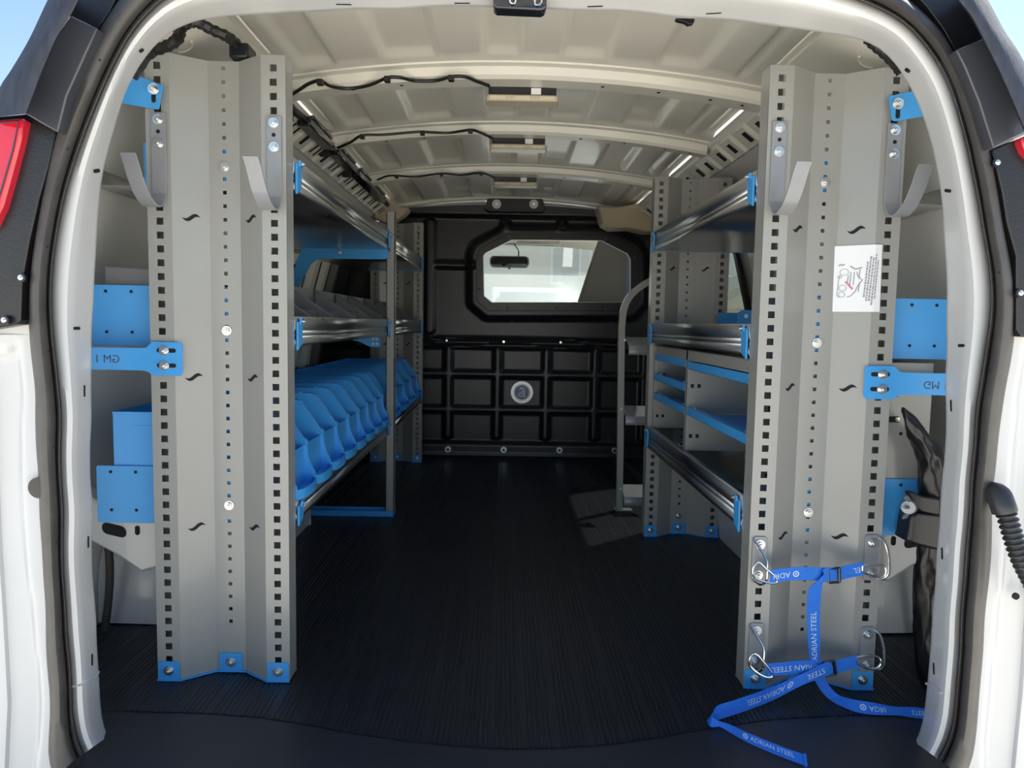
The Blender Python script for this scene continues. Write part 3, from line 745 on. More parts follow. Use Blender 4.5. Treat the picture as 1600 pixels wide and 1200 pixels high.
def jhook(parent, x, zt, yf, s):
    """flat steel J hook bolted on with two bolts; the tip leans to side s"""
    path = [(0, zt, 0), (0, zt-.05, 0), (0, zt-.135, 0), (-.004, zt-.150, .1), (-.016, zt-.166, .25), (-.036, zt-.172, .45), (-.058, zt-.160, .62), (-.074, zt-.135, .8), (-.082, zt-.108, .92), (-.086, zt-.090, 1)]
    path = [Vector((x, yf-.003+y, z)) for y, z, k in path]
    pth = crom(path, 5); w = .0135
    n = len(pth); rows_ = [[], [], [], []]
    for i, p in enumerate(pth):
        t = (pth[min(i+1, n-1)]-pth[max(i-1, 0)]).normalized(); nn = Vector((1, 0, 0)).cross(t).normalized()*.0018
        sx = Vector((s*.016*max(0, (i/n-.55)/.45)**1.2, 0, 0)); W = Vector((w, 0, 0))
        for r, q in enumerate((p+sx-W-nn, p+sx+W-nn, p+sx+W+nn, p+sx-W+nn)): rows_[r].append(q)
    b = MB().grid([list(r) for r in zip(*rows_)], close=True)
    b.f += [(0,1,2,3), tuple(4*(n-1)+k for k in (3,2,1,0))]
    o = b.build('j_hook', 'hook', parent, ang=40, bevel=.0006)
    bolt(o, (x, yf-.005, zt-.012), .0078, .007); bolt(o, (x, yf-.005, zt-.055), .0078, .007)
    g = MB(); disc(g, (x, yf-.0052, zt-.0335), .0036); g.build('hook_hole', 'hole', o); return o
def gm_bracket(parent, s, xpost, yf, zc, txt, vflip):
    """flat blue bracket from the post to the pillar: wide bolted head, narrow arm with stamped mark"""
    b = MB(); X = lambda t: xpost+s*t
    pts = [(-.018,-.026),(-.018,.026),(-.014,.030),(.038,.030),(.048,.020),(.058,.018),(.20,.018),(.20,-.024),(.058,-.024),(.048,-.026),(.038,-.033),(-.014,-.033)]
    b.prism([(X(t), yf-.004, zc+z) for t, z in pts], (0, -.0022, 0)); o = b.build('pillar_bracket', 'blue', parent, bevel=.0005)
    g = MB()
    for z in (.014,-.014):
        c_ = (-.002 if s < 0 else .016)
        g.prism([(X(.012)+u, yf-.0063, zc+z+v) for u, v in rrect(.036, .008, .0039, 4)], (0, -.0003, 0))
        bolt(o, (X(.016), yf-.006, zc+z), .0075, .009)
    each(g, 'slot', 'hole', o)
    v, f = text_faces(txt, .021); g = MB()
    sx, sy = (-1, 1) if not vflip else (1, -1)
    g.add([(X(.122 if s < 0 else .118)+sx*a, yf-.0064, zc-.004+sy*c) for a, c in v], f); g.build('stamped_mark', 'ink', o)
    return o
def top_bracket(parent, s, pts, slotc, boltc, Y):
    o = MB().prism([P(x, y, Y) for x, y in pts], (0, -.0025, 0)).build('roof_bracket', 'blue', parent, bevel=.0005)
    g = MB(); c = P(*slotc, Y-.0026); g.prism([c+Vector((u, 0, v)) for u, v in rrect(.008, .026, .0039, 4)], (0, -.0004, 0)); each(g, 'slot', 'hole', o)
    bolt(o, P(*boltc, Y-.003), .0085, .009); return o

HP = 1.183
# ---------------------------------------------------------------- left unit
UL = thing('shelving_unit', 'grey and blue steel shelving unit along the left wall', 'shelving')
XL = -.405
pl, pts = panel_mesh(-.661, .256, 1.40, HP, 'end_panel', UL); feet(UL, -.661, .256, 1.40, pts)
fp, pts = panel_mesh(-.657, .256, 3.68, HP, 'end_panel', UL); feet(UL, -.657, .256, 3.68, pts)
for z in (.985,.676,.338): bolt(pl, (-.533, 1.4395, z+.004 if z > .4 else z), .0078, .006)
Y0, YM0, YM1, Y1 = 1.448, 2.638, 2.672, 3.676
DEP = .385
tops = [shelf(UL, -1, XL, Y0, YM0, .952, 1.012, DEP), shelf(UL, -1, XL, YM1, Y1, .952, 1.012, DEP)]
mids = [shelf(UL, -1, XL, Y0, YM0, .652, .709, DEP), shelf(UL, -1, XL, YM1, Y1, .652, .709, DEP)]
lows = [shelf(UL, -1, XL, Y0, YM0, .303, .345, DEP, 'high'), shelf(UL, -1, XL, YM1, Y1, .303, .345, DEP, 'high')]
for z0, z1, t1 in ((.950,1.033,.283),(.648,.764,.389),(.298,.412,.389)):
    plate(UL, -1, XL, .005, t1, 1.4460, z0, z1)
gusset(UL, -1, XL, 2.625, .952)
MB().box(-.66, -.407, 3.640, 3.668, .948, .9510).build('end_strap', 'blue', UL)
b = MB().prism([(XL-t, 2.628, z) for t, z in ((.030,.651),(.20,.651),(.10,.628),(.070,.613),(.036,.610),(.030,.616))], (0, .002, 0)); o = b.build('end_gusset', 'blue', UL, bevel=.0004)
for t_, z_ in ((.042,.640),(.056,.640),(.042,.622),(.056,.622)): bolt(o, (XL-t_, 2.628, z_), .0035, .004)
# intermediate post with its foot bar
b = MB(); b.box(-.416, -.385, 2.640, 2.644, .002, 1.086); b.box(-.389, -.385, 2.640, 2.668, .002, 1.086); b.box(-.416, -.412, 2.640, 2.668, .002, 1.086)
mp_ = b.build('middle_post', 'grey', UL, bevel=.001)
bolt(mp_, (-.40, 2.639, .014), .004, .004)
b = MB(); b.box(-.706, -.386, 2.628, 2.630, 0, .021); b.box(-.706, -.386, 2.628, 2.690, 0, .002); b.box(-.706, -.386, 2.688, 2.690, 0, .021); b.build('foot_bar', 'blue', UL, bevel=.0005)
# sloping dividers in the middle trays
def divider_set(sh, ys, xb=-.548, xf=-.432):
    zb = .6545
    for i, y in enumerate(ys):
        MB().prism([(xf, y, zb), (xf, y, .7135), (xb, y, .791), (xb, y, zb)], (0, .009, 0)).build('divider', 'plas', sh, bevel=.003)
        MB().prism([(xb-.005, y, zb), (xb-.005, y, .791), (-.775, y, .800), (-.775, y, zb)], (0, .009, 0)).build('divider', 'plas', sh, bevel=.0012)
    for y0, y1 in zip(ys, ys[1:]):
        MB().box(-.478, -.473, y0+.0095, y1-.0005, zb, .728).build('cross_wall', 'plas', sh, bevel=.0008)
        MB().box(xb-.0045, xb-.0005, y0+.0095, y1-.0005, zb, .790).build('back_wall', 'plas', sh, bevel=.0008)
        ym = (y0+y1)/2
        MB().prism([(-.434, ym, zb), (-.434, ym, .700), (-.472, ym, .727), (-.472, ym, zb)], (0, .007, 0)).build('half_divider', 'plas', sh, bevel=.0008)
divider_set(mids[0], [1.462,1.672,1.893,2.165,2.43,2.626])
divider_set(mids[1], [2.69,2.93,3.17,3.41,3.652])
for x in (-.4385-.20, -.4235): pass
jhook(UL, -.636, 1.075, 1.40, -1); jhook(UL, -.426, 1.073, 1.40, -1)
gm_bracket(UL, -1, -.617, 1.40, .628, 'GM 1', False)
top_bracket(UL, -1, [(170,115),(211,117),(256,134),(249,171),(244,171),(170,158)], (240,149), (240,139), 1.393)
setbase(UL)
# ---------------------------------------------------------------- right unit
UR = thing('shelving_unit', 'grey and blue steel shelving unit along the right wall, with straps', 'shelving')
XR = .480
pr_, pts = panel_mesh(.480, .256, 1.395, HP, 'end_panel', UR); feet(UR, .480, .256, 1.395, pts)
fr_, pts = panel_mesh(.480, .250, 2.430, HP, 'end_panel', UR); feet(UR, .480, .250, 2.430, pts)
for z in (.982,.676,.342): bolt(pr_, (.608, 1.4345, z), .0078, .006)
bolt(fr_, (.605, 2.4695, .06), .0078, .006)
Y0, Y1 = 1.443, 2.428
rt = shelf(UR, 1, XR, Y0, Y1, .945, 1.004, DEP); rm = shelf(UR, 1, XR, Y0, Y1, .650, .710, DEP); rl = shelf(UR, 1, XR, Y0, Y1, .305, .370, DEP)
for z0, z1, t1 in ((.950,1.033,.277),(.648,.765,.389),(.296,.410,.389)): plate(UR, 1, XR, .005, t1, 1.4410, z0, z1)
for z in (.945,.650): 
    b = MB(); b.prism([(.484, 2.4235, z-.002), (.85, 2.4235, z-.002), (.85, 2.4235, z+.10 if z < .7 else z+.03), (.70, 2.4235, z+.10 if z < .7 else z+.03), (.69, 2.4235, z+.02), (.484, 2.4235, z+.02)], (0, .002, 0)); b.build('end_plate', 'blue', UR, bevel=.0004)
b = MB(); b.prism([(.66, 2.10, .656), (.86, 2.10, .656), (.86, 2.10, .745), (.85, 2.10, .752), (.672, 2.10, .752), (.66, 2.10, .742)], (0, .002, 0)); o = b.build('shelf_divider', 'blue', UR, bevel=.0005); g = MB(); disc(g, (.685, 2.0995, .735), .006); g.build('divider_hole', 'silver', o)
jhook(UR, .501, 1.082, 1.395, 1); jhook(UR, .714, 1.082, 1.395, 1)
gm_bracket(UR, 1, .700, 1.395, .606, 'GM 1', True)
top_bracket(UR, 1, [(1388,152),(1391,150),(1440,140),(1470,150),(1470,178),(1397,190),(1393,188)], (1403,174), (1403,162), 1.388)
# strap anchor plates with bent rings
def anchor(px, py, s):
    c = P(px, py, 1.3935); b = MB(); b.prism([c+Vector((u, 0, v)) for u, v in rrect(.028, .090, .006, 3)], (0, -.0025, 0))
    o = b.build('strap_anchor', 'hook', UR, bevel=.0006)
    bolt(o, c+Vector((0, -.0025, .030)), .0078, .007); bolt(o, c+Vector((s*.002, -.0025, -.030)), .0078, .007)
    b = MB(); b.tube(crom([c+Vector((s*.010, -.003, .040)), c+Vector((s*.020, -.010, .032)), c+Vector((s*.025, -.016, .010)), c+Vector((s*.026, -.018, -.006)), c+Vector((s*.026, -.018, -.026)), c+Vector((s*.020, -.012, -.036)), c+Vector((s*.012, -.003, -.040))], 6) if s > 0 else
                    crom([c+Vector((-.012, -.003, .040)), c+Vector((-.006, -.016, .028)), c+Vector((.004, -.030, .008)), c+Vector((.004, -.034, -.010)), c+Vector((.003, -.034, -.030)), c+Vector((-.002, -.022, -.042)), c+Vector((-.010, -.003, -.040))], 6), .0026, 8)
    b.build('anchor_ring', 'zinc', o); return o
anchor(1186,874,-1); anchor(1361,871,1); anchor(1181,1008,-1); anchor(1354,1014,1)
# warning label: on the right slanted web, wrapping onto the flange
lb = MB(); (ax, ay), (bx, by) = (.256*(1-.176-.211), .040), (.256*(1-.176), 0)
def weby(x):
    t = (x-.480-ax)/(bx-ax); return 1.395+lerp(ay, by, min(1, t))-.0030
lx0, lx1 = .633, .703; zt, zb = .862, .737
cols = [lx0, .66, .480+bx, lx1]
lb.grid([[(x+(.0 if i else .002), weby(x), z) for x in cols] for i, z in enumerate((zb, zt))])
lo = lb.build('warning_label', 'paper', UR, smooth=False); lab(lo, 'white printed warning label')
def webstroke(b, pts, w, m=None):
    L_, R_ = [], []
    pts = [Vector((p[0], 0, p[1])) for p in pts]
    for i, p in enumerate(pts):
        t = (pts[min(i+1, len(pts)-1)]-pts[max(i-1, 0)]).normalized(); n_ = Vector((-t.z, 0, t.x))*w/2
        for q, l_ in ((p+n_, L_), (p-n_, R_)): l_.append((q.x, weby(q.x)-.0006, q.z))
    b.grid([L_, R_])
LX = lambda u: lerp(lx0, lx1, u); LZ = lambda v: lerp(zt, zb, v)
g = MB()
for u, v0, v1 in ((.665,.24,.78),(.72,.16,.84),(.775,.18,.84),(.83,.13,.88),(.89,.22,.80)):
    v = v0+.01
    while v < v1:
        l_ = random.uniform(.02, .06); webstroke(g, [(LX(u)-(v-.5)*.006, LZ(v)), (LX(u)-(v+l_-.5)*.006, LZ(v+l_))], .0022); v += l_+.010
for u, v0, v1 in ((.36,.40,.62),(.31,.45,.56),(.43,.40,.60),(.54,.36,.50),(.54,.56,.70)):
    webstroke(g, [(LX(u), LZ(v0)), (LX(u)-.001, LZ(v1))], .0012)
stuff(g.build('label_text', 'greyink', lo))
g = MB()
webstroke(g, [(LX(.10+.012*k), LZ(.29+.012*math.sin(k*1.3))) for k in range(11)], .0016)
webstroke(g, [(LX(u), LZ(v)) for u, v in ((.34,.31),(.40,.34),(.45,.36),(.52,.345),(.58,.335))], .002)
webstroke(g, [(LX(u), LZ(v)) for u, v in ((.48,.40),(.50,.46),(.55,.50),(.60,.52),(.56,.56),(.50,.62),(.46,.70),(.38,.76),(.30,.78))], .0013)
webstroke(g, [(LX(u), LZ(v)) for u, v in ((.13,.45),(.11,.55),(.10,.66),(.09,.76),(.15,.78))], .0008)
for cu, cv, r in ((.22,.40,.09),(.20,.64,.08),(.19,.74,.07),(.13,.47,.04)):
    webstroke(g, [(LX(cu+r*math.cos(a)), LZ(cv+r*.55*math.sin(a))) for a in [2*PI*k/14 for k in range(15)]], .0008)
stuff(g.build('label_drawing', 'greyink', lo))
g = MB(); webstroke(g, [(LX(.25), LZ(.54)), (LX(.41), LZ(.66))], .003); g.build('red_slash', 'redink', lo)
setbase(UR)
# ---------------------------------------------------------------- tray cabinet in the right unit
TC = thing('tray_cabinet', 'grey cabinet of blue edged trays between the lower right shelves', 'cabinet')
zb, zt = .3705, .640
def side_panel(y, x0=.492, x1=.845, holes=True):
    b = MB(); b.box(x0, x1, y, y+.0015, zb, zt); b.box(x0, x0+.0015, y, y+.016, zb, zt); o = b.build('side_panel', 'grey', TC, bevel=.0003)
    g = MB()
    for z in (.41,.545):
        for x in (.507,.525): g.prism([(x+u, y-.0003, z+v) for u, v in rrect(.009, .010, .001, 2)], (0, -.0003, 0))
    each(g, 'panel_hole', 'hole', o); return o
o = side_panel(1.4455)
g = MB()
for x, z in ((.793,.600),(.790,.549),(.788,.500)): disc(g, (x, 1.4450, z), .0035)
g.prism([(.772+u, 1.4450, .578+v) for u, v in rrect(.012, .011, .001, 2)], (0, -.0003, 0)); g.prism([(.773+u, 1.4450, .528+v) for u, v in rrect(.020, .012, .001, 2)], (0, -.0003, 0)); each(g, 'panel_cutout', 'hole', o)
MB().box(.775, .783, 1.4435, 1.4450, .524, .532).build('clip', 'zinc', o)
side_panel(1.972); side_panel(2.405)
MB().box(.492, .845, 1.4475, 2.404, zt-.0015, zt).build('top_panel', 'grey', TC)
MB().box(.492, .4935, 1.4475, 2.404, zt-.026, zt-.002).build('top_rail', 'grey', TC, bevel=.0004)
MB().box(.72, .7215, 1.4475, 2.404, zb, zt-.002).build('back_panel', 'grey', TC)
def tray(y0, y1, z):
    b = MB(); b.box(.4925, .700, y0, y1, z-.021, z-.0195); b.box(.4925, .494, y0, y1, z-.021, z); b.box(.494, .512, y0, y1, z-.0015, z)
    o = b.build('tray', 'blue', TC, bevel=.0005)
    for y in (y0+.05, y1-.05): bolt(o, (.503, y, z), .003, .002, (0, 0, 1), 'rivet')
for z in (.611,.489): tray(1.465, 1.965, z)
for z in (.614,.549,.487): tray(1.995, 2.400, z)
setbase(TC)

# ================================================================ blue parts bins on the lower left shelf
def bin_mesh(w):
    """open-fronted stacking bin; local x = towards the aisle, y = along the shelf, z up"""
    t = .0028; L_, H_ = .395, .172
    rim = [(0, H_), (.30, H_), (.315, H_-.004), (.368, .098), (.372, .090)]
    edge = [(.372, .090), (.374, .068), (.380, .048), (.388, .034), (.392, .026), (.392, .0)]
    side = [(0, 0)]+rim+edge[1:]
    b = MB()
    for y0, y1 in ((0, t), (w-t, w)): b.prism([(x, y0, z) for x, z in side], (0, y1-y0, 0))
    b.box(0, t, t, w-t, 0, H_)                                   # back
    b.box(t, .388, t, w-t, 0, t)                                 # bottom
    b.box(.364, .367, t, w-t, t, .088)                           # front wall below the mouth
    b.box(.367, .389, t, w-t, .004, .007)                        # ledge
    # low front lip, bowed forward
    n = 8; r_ = [[(.389+.018*math.sin(PI*k/n)**.4, lerp(0, w, k/n), z) for k in range(n+1)] for z in (0, .020)]
    b.grid(r_); b.grid([[(.386+.017*math.sin(PI*k/n)**.4, lerp(t, w-t, k/n), z) for k in range(n+1)] for z in (.020, .002)])
    b.grid([[(.389+.018*math.sin(PI*k/n)**.4, lerp(0, w, k/n), .020) for k in range(n+1)], [(.386+.017*math.sin(PI*k/n)**.4, lerp(t, w-t, k/n), .020) for k in range(n+1)]])
    b.grid([[(.389+.018*math.sin(PI*k/n)**.4, lerp(0, w, k/n), .001) for k in range(n+1)], [(.36, lerp(0, w, k/n), .001) for k in range(n+1)]])
    # rolled rims along both side walls
    rm_ = MB()
    for yy in (-.0015, w-.0040):
        pts_ = rim
        for (x0, z0), (x1, z1) in zip(pts_, pts_[1:]): rm_.prism([(x0, yy, z0), (x1, yy, z1), (x1, yy, z1-.006), (x0, yy, z0-.006)], (0, .0055, 0))
        rm_.box(.268, .276, yy-.001, yy+.0065, H_-.004, H_+.003)
        rm_.prism([(.366, yy, .103), (.374, yy, .098), (.374, yy, .086), (.366, yy, .088)], (0, .0055, 0))
    rm_.box(-.0015, .0040, 0, w, H_-.006, H_)
    return b, rm_
def make_bin(w, y, label, proto=None):
    t = thing('parts_bin', label, 'bin', 'blue parts bins on the lower left shelf')
    if proto is None:
        b, r_ = bin_mesh(w); a = b.build('tub', 'bluep', t, bevel=.0006, ang=30); c = r_.build('rim', 'bluep', t, bevel=.0006, ang=30)
        for yy in (-.0012, w+.0002): MB().prism([(.04, yy, .02), (.29, yy, .02), (.29, yy, .145), (.04, yy, .145)], (0, .001, 0)).build('side_pad', 'bluep', t)
    else:
        for ch in proto.children:
            q = ch.copy(); COL.objects.link(q); q.parent = t
    t.location = (-.762, y, .3465); t.scale = (.915, 1, 1); return t
ORD = ['first','second','third','fourth','fifth','sixth','seventh','eighth','ninth','tenth','eleventh','twelfth']
pn = pw = None
for i in range(8):
    tb = make_bin(.140, 1.4515+.1455*i, 'blue plastic parts bin, %s from the rear end of the lower left shelf' % ORD[i], pn); pn = pn or tb
for i in range(4):
    tb = make_bin(.226, 2.690+.2425*i, 'wide blue plastic parts bin, %s beyond the middle post on the lower left shelf' % ORD[i], pw); pw = pw or tb

# ================================================================ bent pole rack by the side door
def sweep(b, path, wx_, wy_):
    """rectangular bar swept along a path in the XZ plane"""
    n = len(path); rows_ = []
    for i, p in enumerate(path):
        t = (path[min(i+1, n-1)]-path[max(i-1, 0)]).normalized(); n_ = Vector((t.z, 0, -t.x))*wx_/2; d = Vector((0, wy_/2, 0))
        rows_.append([p-n_-d, p+n_-d, p+n_+d, p-n_+d])
    b.grid(rows_, close=True); b.f += [tuple(len(b.v)-4*n+k for k in (3,2,1,0)), tuple(len(b.v)-4+k for k in range(4))]
    return b
LR = thing('pole_rack', 'bent grey pole with three folded steps beside the side door', 'rack')
path = [Vector((.452,2.78,0)), Vector((.449,2.78,.25)), Vector((.444,2.78,.5)), Vector((.441,2.78,.68))]+crom([Vector((.441,2.78,.70)), Vector((.448,2.78,.765)), Vector((.470,2.78,.812)), Vector((.505,2.78,.845)), Vector((.548,2.78,.872)), Vector((.62,2.78,.912))], 5)
sweep(MB(), path, .024, .022).build('pole', 'grey', LR, bevel=.001)
MB().box(.436, .500, 2.762, 2.800, .0, .0035).build('foot_plate', 'grey', LR)
for px, py in ((982,527),(977,634),(975,757)):
    a = P(px, py, 2.80); z = a.z; b = MB(); x0 = a.x-.012
    sec = [(0, 2.80, 0), (0, 2.72, -.030), (.010, 2.712, -.050), (.012, 2.716, -.062)]
    rows_ = [[Vector((x0+u, y, z+dz)) for _, y, dz in sec] for u in (0, .065, .080, .095)]
    rows_[2][1] += Vector((0,.006,0)); rows_[3][1] += Vector((0,.014,0)); rows_[3][2] += Vector((0,.016,.004)); rows_[3][3] += Vector((0,.016,.006))
    b.grid(rows_); st_ = b.build('step', 'hook', LR, solid=.0025, soff=0, bevel=.0006)
    bolt(LR, (x0-.006, 2.768, z-.01), .004, .004, name='screw')
setbase(LR)

# ================================================================ roof lamps, their cables, the wiring along the roof edge
for i, (yy, lbl, pts) in enumerate(((1.955, 'nearest of the three beige roof lamps', [(452,150),(468,140),(482,131),(500,126),(515,134),(535,138),(555,137.5),(580,132),(605,121.5),(625,121),(648,126),(680,126),(705,120),(727,120),(745,127),(764,134)]),
                      (2.475, 'middle one of the three beige roof lamps', [(528,231),(548,222),(566,211.5),(600,210.5),(640,207),(660,206),(700,207.5),(735,203),(750,207),(769,216)]),
                      (3.12, 'farthest of the three beige roof lamps, by the partition', [(590,281),(605,275),(620,274.5),(650,276),(690,271),(720,273.5),(752,270.5),(775,279)]))):
    t = thing('roof_lamp', lbl, 'lamp', 'roof lamps on the roof bows'); cx_ = .038
    zt = crown(0)-.030
    MB().box(cx_-.086, cx_+.086, yy-.020, yy+.026, zt-.022, zt).build('base', 'black', t, bevel=.002)
    b = MB(); b.prism([(cx_+u, yy+.003+v, zt-.038) for u, v in rrect(.186, .060, .012, 4)], (0, 0, .016)); le = b.build('lens', 'lens', t, bevel=.004)
    for u in (-.062, 0, .062):
        b = MB(); b.prism([(cx_+u+p, yy-.0275, zt-.030+q) for p, q in rrect(.038, .008, .0035, 3)], (0, .001, 0)); b.build('lens_pad', 'lens2', le)
    MB().box(cx_+.022, cx_+.047, yy-.0208, yy-.020, zt-.020, zt-.004).build('label', 'paper', t)
    for u in (-.040, .034): MB().box(cx_+u-.006, cx_+u+.006, yy-.012, yy+.004, zt, zt+.006).build('clip', 'black', t)
    setbase(t)
    yb = BOWS[i][0]+.052
    t = thing('lamp_cable', 'black cable looping along the roof to the %s roof lamp' % ('nearest','middle','farthest')[i], 'cable', 'cables of the roof lamps')
    wp = []
    for x, y in pts:
        q = PZ(x, y, 1.29)
        for _ in range(4): q = PZ(x, y, crown(q.x-XC)-.036)
        wp.append(q)
    b = MB().tube(crom(wp, 6), .0042, 8); b.build('cable', 'cable', t)
    for k in ((3, 8, 12) if i == 0 else (2, 5, 7) if i == 1 else (2, 4, 6)): 
        c = wp[k]; b = MB(); b.box(c.x-.007, c.x+.007, c.y-.007, c.y+.010, c.z-.010, c.z+.003); b.build('cable_clip', 'cable', t, bevel=.0015)
    setbase(t)
t = thing('wiring_channel', 'black wiring channel along the left edge of the roof', 'wiring')
ln = lambda y: Vector((-.557, y, 1.252))
MB().tube([ln(1.80+.1*i)+Vector((.004*math.sin(i*2), 0, .003*math.cos(i*1.7))) for i in range(19)], .0105, 8).build('loom', 'cable', t)
for y0, y1 in ((2.10,2.40),(2.46,2.76),(2.80,3.42)):
    b = MB(); b.box(-.578, -.540, y0, y1, 1.236, 1.262); b.box(-.548, -.534, y0+.02, y1-.05, 1.258, 1.270); b.build('channel', 'gloss', t, bevel=.004)
for y in (2.02,2.44,2.78): MB().box(-.600, -.566, y-.012, y+.012, 1.226, 1.246).build('clamp', 'cable', t, bevel=.004)
setbase(t)
t = thing('wiring_loom', 'taped black wiring loom curling over the left rear corner', 'wiring')
MB().tube(crom([P(x, y, Y) for x, y, Y in ((205,120,1.33),(232,84,1.33),(262,72,1.33),(278,60,1.34),(284,42,1.36),(305,34,1.36),(330,46,1.38),(356,58,1.40),(372,72,1.44),(384,88,1.50),(395,100,1.60))], 7), [.010+.0012*math.sin(i*1.9) for i in range(71)], 8).build('loom', 'cable', t)
c = P(378, 82, 1.45); MB().box(c.x-.018, c.x+.018, c.y-.02, c.y+.03, c.z-.016, c.z+.012).build('connector', 'black', t, bevel=.004); setbase(t)
t = thing('wiring_loom', 'taped black wiring loom inside the right rear corner', 'wiring')
MB().tube(crom([P(x, y, Y) for x, y, Y in ((1355,60,1.30),(1368,72,1.30),(1385,86,1.30),(1400,102,1.31),(1408,114,1.31))], 6), [.009+.001*math.sin(i*1.9) for i in range(25)], 8).build('loom', 'cable', t); setbase(t)

# ================================================================ blue ratchet straps
def frames(pts, n=10):
    """pts: (centre, half-width vector) pairs -> dense lists"""
    c = crom([p for p, w in pts], n); w = crom([w for p, w in pts], n)
    return c, w
def strap_mesh(c, w, th=.0011):
    n = len(c); rows_ = []
    for i in range(n):
        t = (c[min(i+1, n-1)]-c[max(i-1, 0)]); nn = t.cross(w[i]); nn = nn.normalized()*th/2 if nn.length > 1e-9 else Vector((0, 0, th/2))
        rows_.append([c[i]-w[i]-nn, c[i]+w[i]-nn, c[i]+w[i]+nn, c[i]-w[i]+nn])
    b = MB().grid(rows_, close=True); b.f += [(0,1,2,3), tuple(4*(n-1)+k for k in (3,2,1,0))]; return b
def strap_text(c, w, at, txt, size, parent, flip=1, side=-1, vf=None, logo=True):
    vf = flip if vf is None else vf
    """print text along the strap, centred at arc fraction `at`"""
    L_ = [0]
    for a, b_ in zip(c, c[1:]): L_.append(L_[-1]+(b_-a).length)
    v, f = text_faces(txt, size); g = MB(); out = []
    if logo:
        u0 = min(a for a, q in v)-size*.75; b0 = len(v); n = 12
        v = list(v)+[(u0+math.cos(2*PI*k/n)*size*r_, math.sin(2*PI*k/n)*size*r_) for k in range(n) for r_ in (.42, .26)]+[(u0+du*size, dv*size) for du, dv in ((-.1,-.12),(.1,-.12),(.1,.14),(-.1,.14))]
        f = list(f)+[(b0+2*k, b0+2*((k+1) % n), b0+2*((k+1) % n)+1, b0+2*k+1) for k in range(n)]+[tuple(b0+2*n+k for k in range(4))]
    for a, q in v:
        s_ = min(max(at*L_[-1]+flip*a, 0), L_[-1]-1e-6); i = 0
        while L_[i+1] < s_: i += 1
        k = (s_-L_[i])/(L_[i+1]-L_[i]); p = c[i].lerp(c[i+1], k); ww = w[i].lerp(w[i+1], k)
        t = (c[i+1]-c[i]).normalized(); nn = t.cross(ww).normalized()
        out.append(p+ww.normalized()*(vf*q)+nn*side*.0018)
    g.add(out, f); return stuff(g.build('strap_print', 'webink', parent, smooth=False))
def carabiner(parent, pts, Y, name='carabiner'):
    q = [P(x, y, Y+d) for x, y, d in pts]; q.append(q[0]); b = MB().tube(crom(q, 5), .0023, 8, cap=False); return b.build(name, 'zinc', parent)
def buckle(parent, px, py, Y, rot):
    c = P(px, py, Y); r = math.radians(rot); b = MB()
    ux, uz = Vector((math.cos(r), 0, math.sin(r))), Vector((-math.sin(r), 0, math.cos(r)))
    for u in (-.010, .010): b.tube([c+ux*u+uz*k_ for k_ in (-.0135, .0135)], .0030, 8)
    for v in (-.0135, .0135): b.tube([c+uz*v+ux*k_ for k_ in (-.010, .010)], .0026, 8)
    o = b.build('buckle', 'gloss', parent); return o
HW = .0125
S1 = thing('blue_strap', 'upper blue printed strap across the foot of the right shelving panel, tail hanging', 'strap')
YF = 1.352
def wv(ang): a = math.radians(ang); return Vector((math.sin(a)*HW*-1, 0, math.cos(a)*HW))
c, w = frames([(P(1203,901,YF), wv(8)), (P(1225,898,YF), wv(5)), (P(1250,896,YF), wv(0)), (P(1285,897,YF), wv(1)), (P(1310,896,YF), wv(8)), (P(1330,892,YF), wv(10)), (P(1350,888,YF), wv(10))])
strap_mesh(c, w).build('webbing', 'web', S1); strap_text(c, w, .12, 'ADRI', .0145, S1, -1, 1); strap_text(c, w, .92, 'EL', .0145, S1, -1, 1, None, False)
c, w = frames([(P(1304,896,YF-.004), Vector((0,0,HW))), (P(1288,899,YF-.006), Vector((-.002,0,HW))), (P(1278,908,YF-.008), Vector((HW*.8,0,HW*.6))), (P(1273,925,YF-.006), Vector((HW,0,.001))), (P(1271,960,YF-.002), Vector((HW,0,0))), (P(1272,1000,YF-.002), Vector((HW*.95,0,0))), (P(1273,1030,YF+.002), Vector((HW*.8,.002,0))), (P(1279,1058,YF+.006), Vector((HW*.7,0,.003))),
               (PZ(1300,1087,.010), Vector((HW*.6,0,.005))), (PZ(1330,1101,.008), Vector((.002,.004,HW*.7))), (PZ(1362,1107,.009), Vector((.001,.006,HW*.7))), (PZ(1400,1111,.007), Vector((0,.005,HW*.45))), (PZ(1425,1113,.007), Vector((0,.005,HW*.6))), (PZ(1452,1116,.008), Vector((0,.005,HW*.6)))])
strap_mesh(c, w).build('strap_tail', 'web', S1)
strap_text(c, w, .33, 'ADRIAN STEEL', .0150, S1, -1, 1); strap_text(c, w, .80, 'ADRI', .013, S1, 1, 1, -1); strap_text(c, w, .965, 'STEEL', .011, S1, 1, 1, -1, False)
carabiner(S1, [(1183,879,0),(1177,887,0),(1177,897,0),(1184,905,0),(1198,910,0),(1210,911,0),(1214,908,0),(1208,898,0),(1196,888,0),(1188,880,0)], YF)
carabiner(S1, [(1348,884,0),(1360,883,0),(1374,883,0),(1382,886,0),(1384,894,0),(1380,901,0),(1372,902,0),(1360,898,0),(1349,894,0)], YF)
buckle(S1, 1303, 899, YF-.003, 5); setbase(S1)
S2 = thing('blue_strap', 'lower blue printed strap on the right shelving panel, tail trailing over the sill', 'strap')
c, w = frames([(P(1198,1047,YF), wv(5)), (P(1220,1045,YF), wv(3)), (P(1250,1042,YF), wv(0)), (P(1280,1042,YF), wv(2)), (P(1305,1042,YF), wv(10)), (P(1325,1037,YF), wv(14)), (P(1342,1033,YF), wv(14))])
strap_mesh(c, w).build('webbing', 'web', S2); strap_text(c, w, .33, 'ADRIAN STEEL', .0150, S2, -1, 1)
def fl(px, py, z=.010): return PZ(px, py, z)
